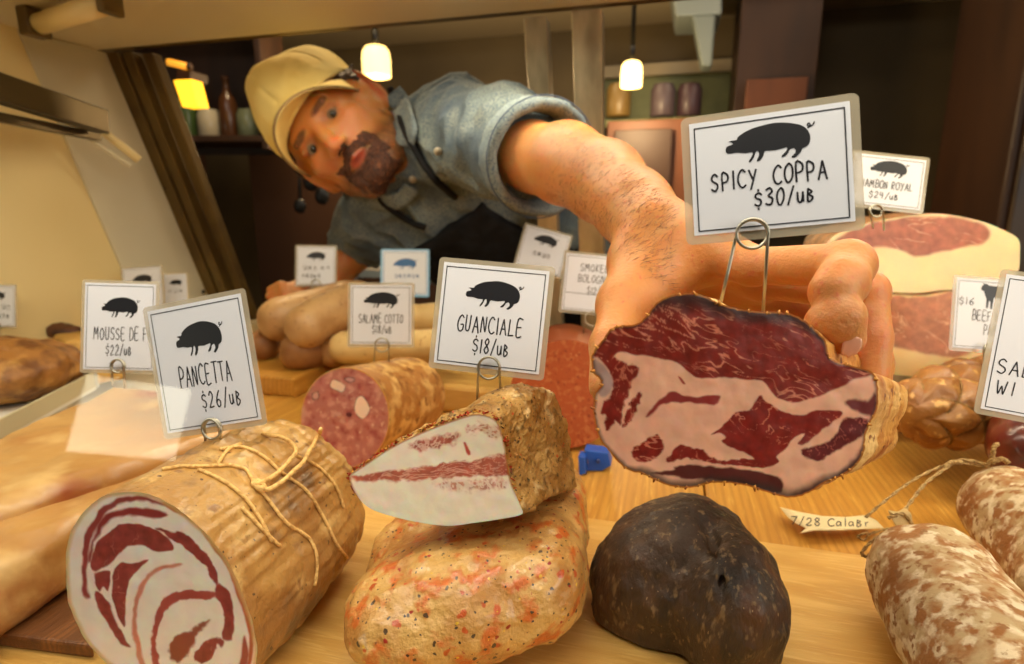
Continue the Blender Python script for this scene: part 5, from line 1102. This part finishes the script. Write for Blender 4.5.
shf.cap(SL, P(500, 142, .80), .074, .066, .03); shf.cap(P(500, 142, .80), P(524, 153, .73), .066, .060, .02)
shf.cap(SR, P(368, 228, 1.13), .066, .056, .03); shf.cap(P(368, 228, 1.13), P(361, 240, 1.145), .055, .050, .01)
# folds run round the upper arm and across the shoulder
sl, X = shf.win(shf.lo, shf.lo+shf.vs*(shf.n-1)); q = X.reshape(-1, 3); d = shf.f.reshape(-1).astype(float); m = np.abs(d) < .02
axs = unit(EL-SL); qq = q[m]; u = (qq-SL) @ axs; side = np.cross(axs, TF); v_ = (qq-SL) @ unit(side); w_ = (qq-SL) @ unit(np.cross(axs, side))
w1 = fbm(np.c_[u*16+v_*9, v_*7, w_*7+3], 2); w2 = 1-np.abs(fbm(np.c_[u*20-v_*8, v_*9+8, w_*9], 2))*2
d[m] += .0095*w1-.0085*np.clip(w2, 0, 1)+.0012*fbm(qq*60, 2)
# open neck and sleeve ends
neckd = np.linalg.norm((qq-h2w(0, -.02, -.075)), axis=1)
shf.f = d.reshape(X.shape[:3]).astype(np.float32)
shf.cap(h2w(0, -.01, -.04), NK+TD*.004+TF*.008, .055, .056, .006, 's')
shf.cap(EL+(EL-SL)*.04, e1, .043, .043, .004, 's')
V, Fc = shf.mesh(); V = smooth_mesh(V, Fc, 1)
m_denim = M('washed_denim', (122, 132, 130), .85, [('noise', 9, .42, .62, (84, 98, 110)), ('noise', 22, .50, .85, (164, 168, 156)), ('noise', 420, .45, .62, (78, 90, 104))], bump=[(900, .0004), (24, .004), (60, .0012)], spec=.15)
shirt = mk('denim_shirt', V, Fc, m_denim, man)
# rolled cuff above the elbow: thick folded band, open at the end
axc_ = unit(P(548, 162, .66)-P(512, 150, .76)); cu = unit(np.cross(axc_, ZA)); cw = np.cross(cu, axc_); cc = P(538, 159, .69)
Vc = []; prof = []
for (s, r) in [(-.024, .062), (-.026, .068), (-.020, .0725), (-.006, .0735), (.012, .074), (.020, .0725), (.023, .068), (.021, .0635), (.012, .059), (-.004, .056), (-.02, .054)]: prof.append((s, r))
th = np.linspace(0, 2*PI, 120, endpoint=False)
for s, r in prof:
    rr = .93*r*(1+.035*np.cos(th-1.0))+.0022*noise(np.c_[np.cos(th)*3.5, np.sin(th)*3.5, np.full(120, s*30)])+.0012*noise(np.c_[np.cos(th)*9, np.sin(th)*9, np.full(120, s*60)]); ss = s+.004*noise(np.c_[np.cos(th)*1.6, np.sin(th)*1.6, np.full(120, r*9)])
    Vc.append(cc+ss[:, None]*axc_+rr[:, None]*(np.cos(th)[:, None]*cu+np.sin(th)[:, None]*cw))
Vc = np.concatenate(Vc); np_ = len(prof); Fc = [(i*120+j, i*120+(j+1) % 120, (i+1)*120+(j+1) % 120, (i+1)*120+j) for i in range(np_-1) for j in range(120)]
m_denimc = M('denim_cuff', (138, 148, 146), .85, [('noise', 12, .42, .62, (110, 124, 132)), ('noise', 420, .45, .62, (88, 104, 122))], bump=[(900, .0004), (40, .002)], spec=.15)
cuff = mk('rolled_cuff', Vc, Fc, m_denimc, shirt)
mk('cuff_seam', *tube([cc+.017*axc_+.0702*(1+.035*math.cos(a-1))*(math.cos(a)*cu+math.sin(a)*cw) for a in np.linspace(0, 2*PI, 80)], .0008, 5), M('cuff_stitch', (70, 84, 108), .8), shirt)
# other sleeve's cuff
ax2 = unit(P(345, 262, 1.15)-P(364, 234, 1.14)); cu2 = unit(np.cross(ax2, ZA)); cw2 = np.cross(cu2, ax2); c2_ = P(358, 244, 1.145)
Vc = np.concatenate([c2_+s*ax2+r*(np.cos(th)[:, None]*cu2+np.sin(th)[:, None]*cw2) for s, r in [(-.02, .052), (-.02, .058), (.0, .060), (.018, .059), (.02, .054), (.0, .050)]])
mk('rolled_cuff', Vc, [(i*120+j, i*120+(j+1) % 120, (i+1)*120+(j+1) % 120, (i+1)*120+j) for i in range(5) for j in range(120)], m_denimc, shirt)
# collar flaps round the neck
def patch(grid, th_=.003):
    g = np.array(grid, float); a, b = g.shape[:2]; V = g.reshape(-1, 3); V2 = V+th_*FWD; n = len(V)
    Fq = [(i*b+j, i*b+j+1, (i+1)*b+j+1, (i+1)*b+j) for i in range(a-1) for j in range(b-1)]
    bd = [(0, j) for j in range(b)]+[(i, b-1) for i in range(1, a)]+[(a-1, j) for j in range(b-2, -1, -1)]+[(i, 0) for i in range(a-2, 0, -1)]; bd = [i*b+j for i, j in bd]
    return np.vstack([V, V2]), Fq+[tuple(k+n for k in reversed(f)) for f in Fq]+[(bd[k], bd[(k+1) % len(bd)], bd[(k+1) % len(bd)]+n, bd[k]+n) for k in range(len(bd))]
shb = bvh_of(*shf.mesh())
def drape(rows, off, b=None, fd=.95): 
    b = b or shb; out = []
    for (x0, y0), (x1, y1) in rows: out.append([hit(b, x0+(x1-x0)*t, y0+(y1-y0)*t, off, fd) for t in np.linspace(0, 1, 7)])
    return out
def col_strip(cl, w): # collar as a band along a surveyed line
    p = spline(cl, 6); t = np.gradient(p, axis=0); nn = np.c_[-t[:, 1], t[:, 0]]; nn /= np.linalg.norm(nn, axis=1)[:, None]
    return [((a-b*w/2), (a+b*w/2)) for a, b in zip(p, nn)]
mk('collar', *patch(drape(col_strip(np.array([(392, 92), (404, 108), (410, 128), (408, 146)], float), 20), .008, fd=.93)), m_denimc, shirt)
mk('collar', *patch(drape(col_strip(np.array([(372, 196), (386, 200), (402, 196), (412, 184)], float), 16), .008, fd=1.0)), m_denimc, shirt)
# apron: bib over the chest with neck straps
apf = Fld([min(ER[0], NK[0])-.10, .7, -.12], [HIP[0]+.22, 1.62, SL[2]+.12], .0036); torso(apf, .016)
sl, X = apf.win(apf.lo, apf.lo+apf.vs*(apf.n-1)); q = (X.reshape(-1, 3)-NK) @ TM.T; d = apf.f.reshape(-1).astype(float)
m = np.abs(d) < .02; d[m] += .003*fbm(q[m]*20, 2)
reg = np.maximum.reduce([np.abs(q[:, 0])-(.095+.22*np.maximum(q[:, 2]-.13, 0)), .105-q[:, 2], -.02-q[:, 1]])
d = np.maximum(d, reg); apf.f = d.reshape(X.shape[:3]).astype(np.float32); V, Fc = apf.mesh(); V = smooth_mesh(V, Fc, 1)
m_apron = M('black_apron', (26, 26, 28), .8, [('noise', 40, .45, .65, (34, 36, 40))], bump=[(600, .0005), (20, .003)], spec=.15)
apron = mk('apron', V, Fc, m_apron, man)
apb = bvh_of(V, Fc)
for L in ([(390, 88), (398, 108), (408, 130), (422, 155), (440, 180), (456, 196)], [(381, 196), (390, 206), (400, 214), (412, 220), (424, 226)]):
    p = spline(np.array(L, float), 8); pts = np.array([hit(shb, x, y, .006, .95) for x, y in p]); 
    ok = [0]+[i for i in range(1, len(pts)) if np.linalg.norm(pts[i]-pts[i-1]) < .05]; pts = pts[ok]
    for _ in range(3): pts[1:-1] = (pts[:-2]+2*pts[1:-1]+pts[2:])/4
    mk('neck_strap', *tube(pts, .006, 6), m_apron, apron)
for x, y in ((440, 150), (414, 178)):
    c_ = hit(shb, x, y, .004, .95); mk('button', *tube([c_, c_+.003*TF], .006, 12), M('shirt_button', (170, 160, 140), .4), shirt)
# ================================================================== light and camera
def area(name, loc, target, sx, sy, e, col, parent=None):
    l = bpy.data.lights.new(name, 'AREA'); l.shape = 'RECTANGLE'; l.size = sx; l.size_y = sy; l.energy = e; l.color = col
    o = bpy.data.objects.new(name, l); COL.objects.link(o); o.location = tuple(loc)
    d = Vector(target)-Vector(loc); o.rotation_euler = d.to_track_quat('-Z', 'Y').to_euler()
    return o
lt_ = area('case_tube_light', CS(.1, .262, ZC-.031), CS(.1, .262+.12, 0), 2.0, .04, 4.8, (1, .90, .68))
lt_.rotation_euler = Matrix((tuple(XA), tuple(np.cross(unit([-.08*YA[0], -.08*YA[1], .6]), XA)), tuple(unit([-.08*YA[0], -.08*YA[1], .6])))).transposed().to_euler()
area('overhead_ambient_fill', CS(-.2, -.5, 1.85), CS(0, .4, .1), 1.8, .7, 24, (1, .94, .82))  # unseen soft fill overhead, added for ambient light on the front faces
area('front_fill_light', (2.3, -1.75, .95), (0, .4, .1), 1.5, 1.3, 36, (1, .94, .84))  # added fill from the front right, brightens surfaces facing the glass; no window there
rl = area('case_rear_tube_light', CS(.1+(ta_+.16)/2+.3, tb_, ZC-.036), CS(0, 0, 0), 1.1, .03, 3.6, (1, .89, .64)); rl.rotation_euler = Matrix((tuple(XA), tuple(YA), (0, 0, 1))).transposed().to_euler()
area('shop_window_light', (-2.75, -1.2, .2), (0, .2, .2), .42, .34, 4.2, (1, .95, .70))
area('ceiling_lamp_light', CS(-1.0, 1.6, 1.85), CS(-.3, 1.0, .3), .5, .5, 42, (1, .74, .42))
area('kitchen_light', CS(1.2, 2.0, 1.85), CS(1.0, 2.2, 0), .6, .6, 16, (1, .82, .6))
w = bpy.data.worlds.new('World'); bpy.context.scene.world = w; w.use_nodes = True
w.node_tree.nodes['Background'].inputs[0].default_value = (.9, .8, .66, 1); w.node_tree.nodes['Background'].inputs[1].default_value = .35
cam = bpy.data.cameras.new('camera'); co = bpy.data.objects.new('camera', cam); COL.objects.link(co)
cam.sensor_width = 36; cam.lens = 36*F/1024; cam.clip_start = .01
co.location = tuple(CAM); co.rotation_euler = (math.radians(90)-TH, 0, 0)
cam.dof.use_dof = True; cam.dof.focus_distance = .31; cam.dof.aperture_fstop = 8.0
sc = bpy.context.scene; sc.camera = co
sc.view_settings.view_transform = 'Standard'; sc.view_settings.look = 'None'; sc.view_settings.gamma = 1; sc.view_settings.use_curve_mapping = False
sc.view_settings.exposure = 0
sc.cycles.use_denoising = True; sc.cycles.max_bounces = 8; sc.cycles.transparent_max_bounces = 16; sc.cycles.caustics_reflective = False; sc.cycles.caustics_refractive = False
sc.cycles.sample_clamp_indirect = 4
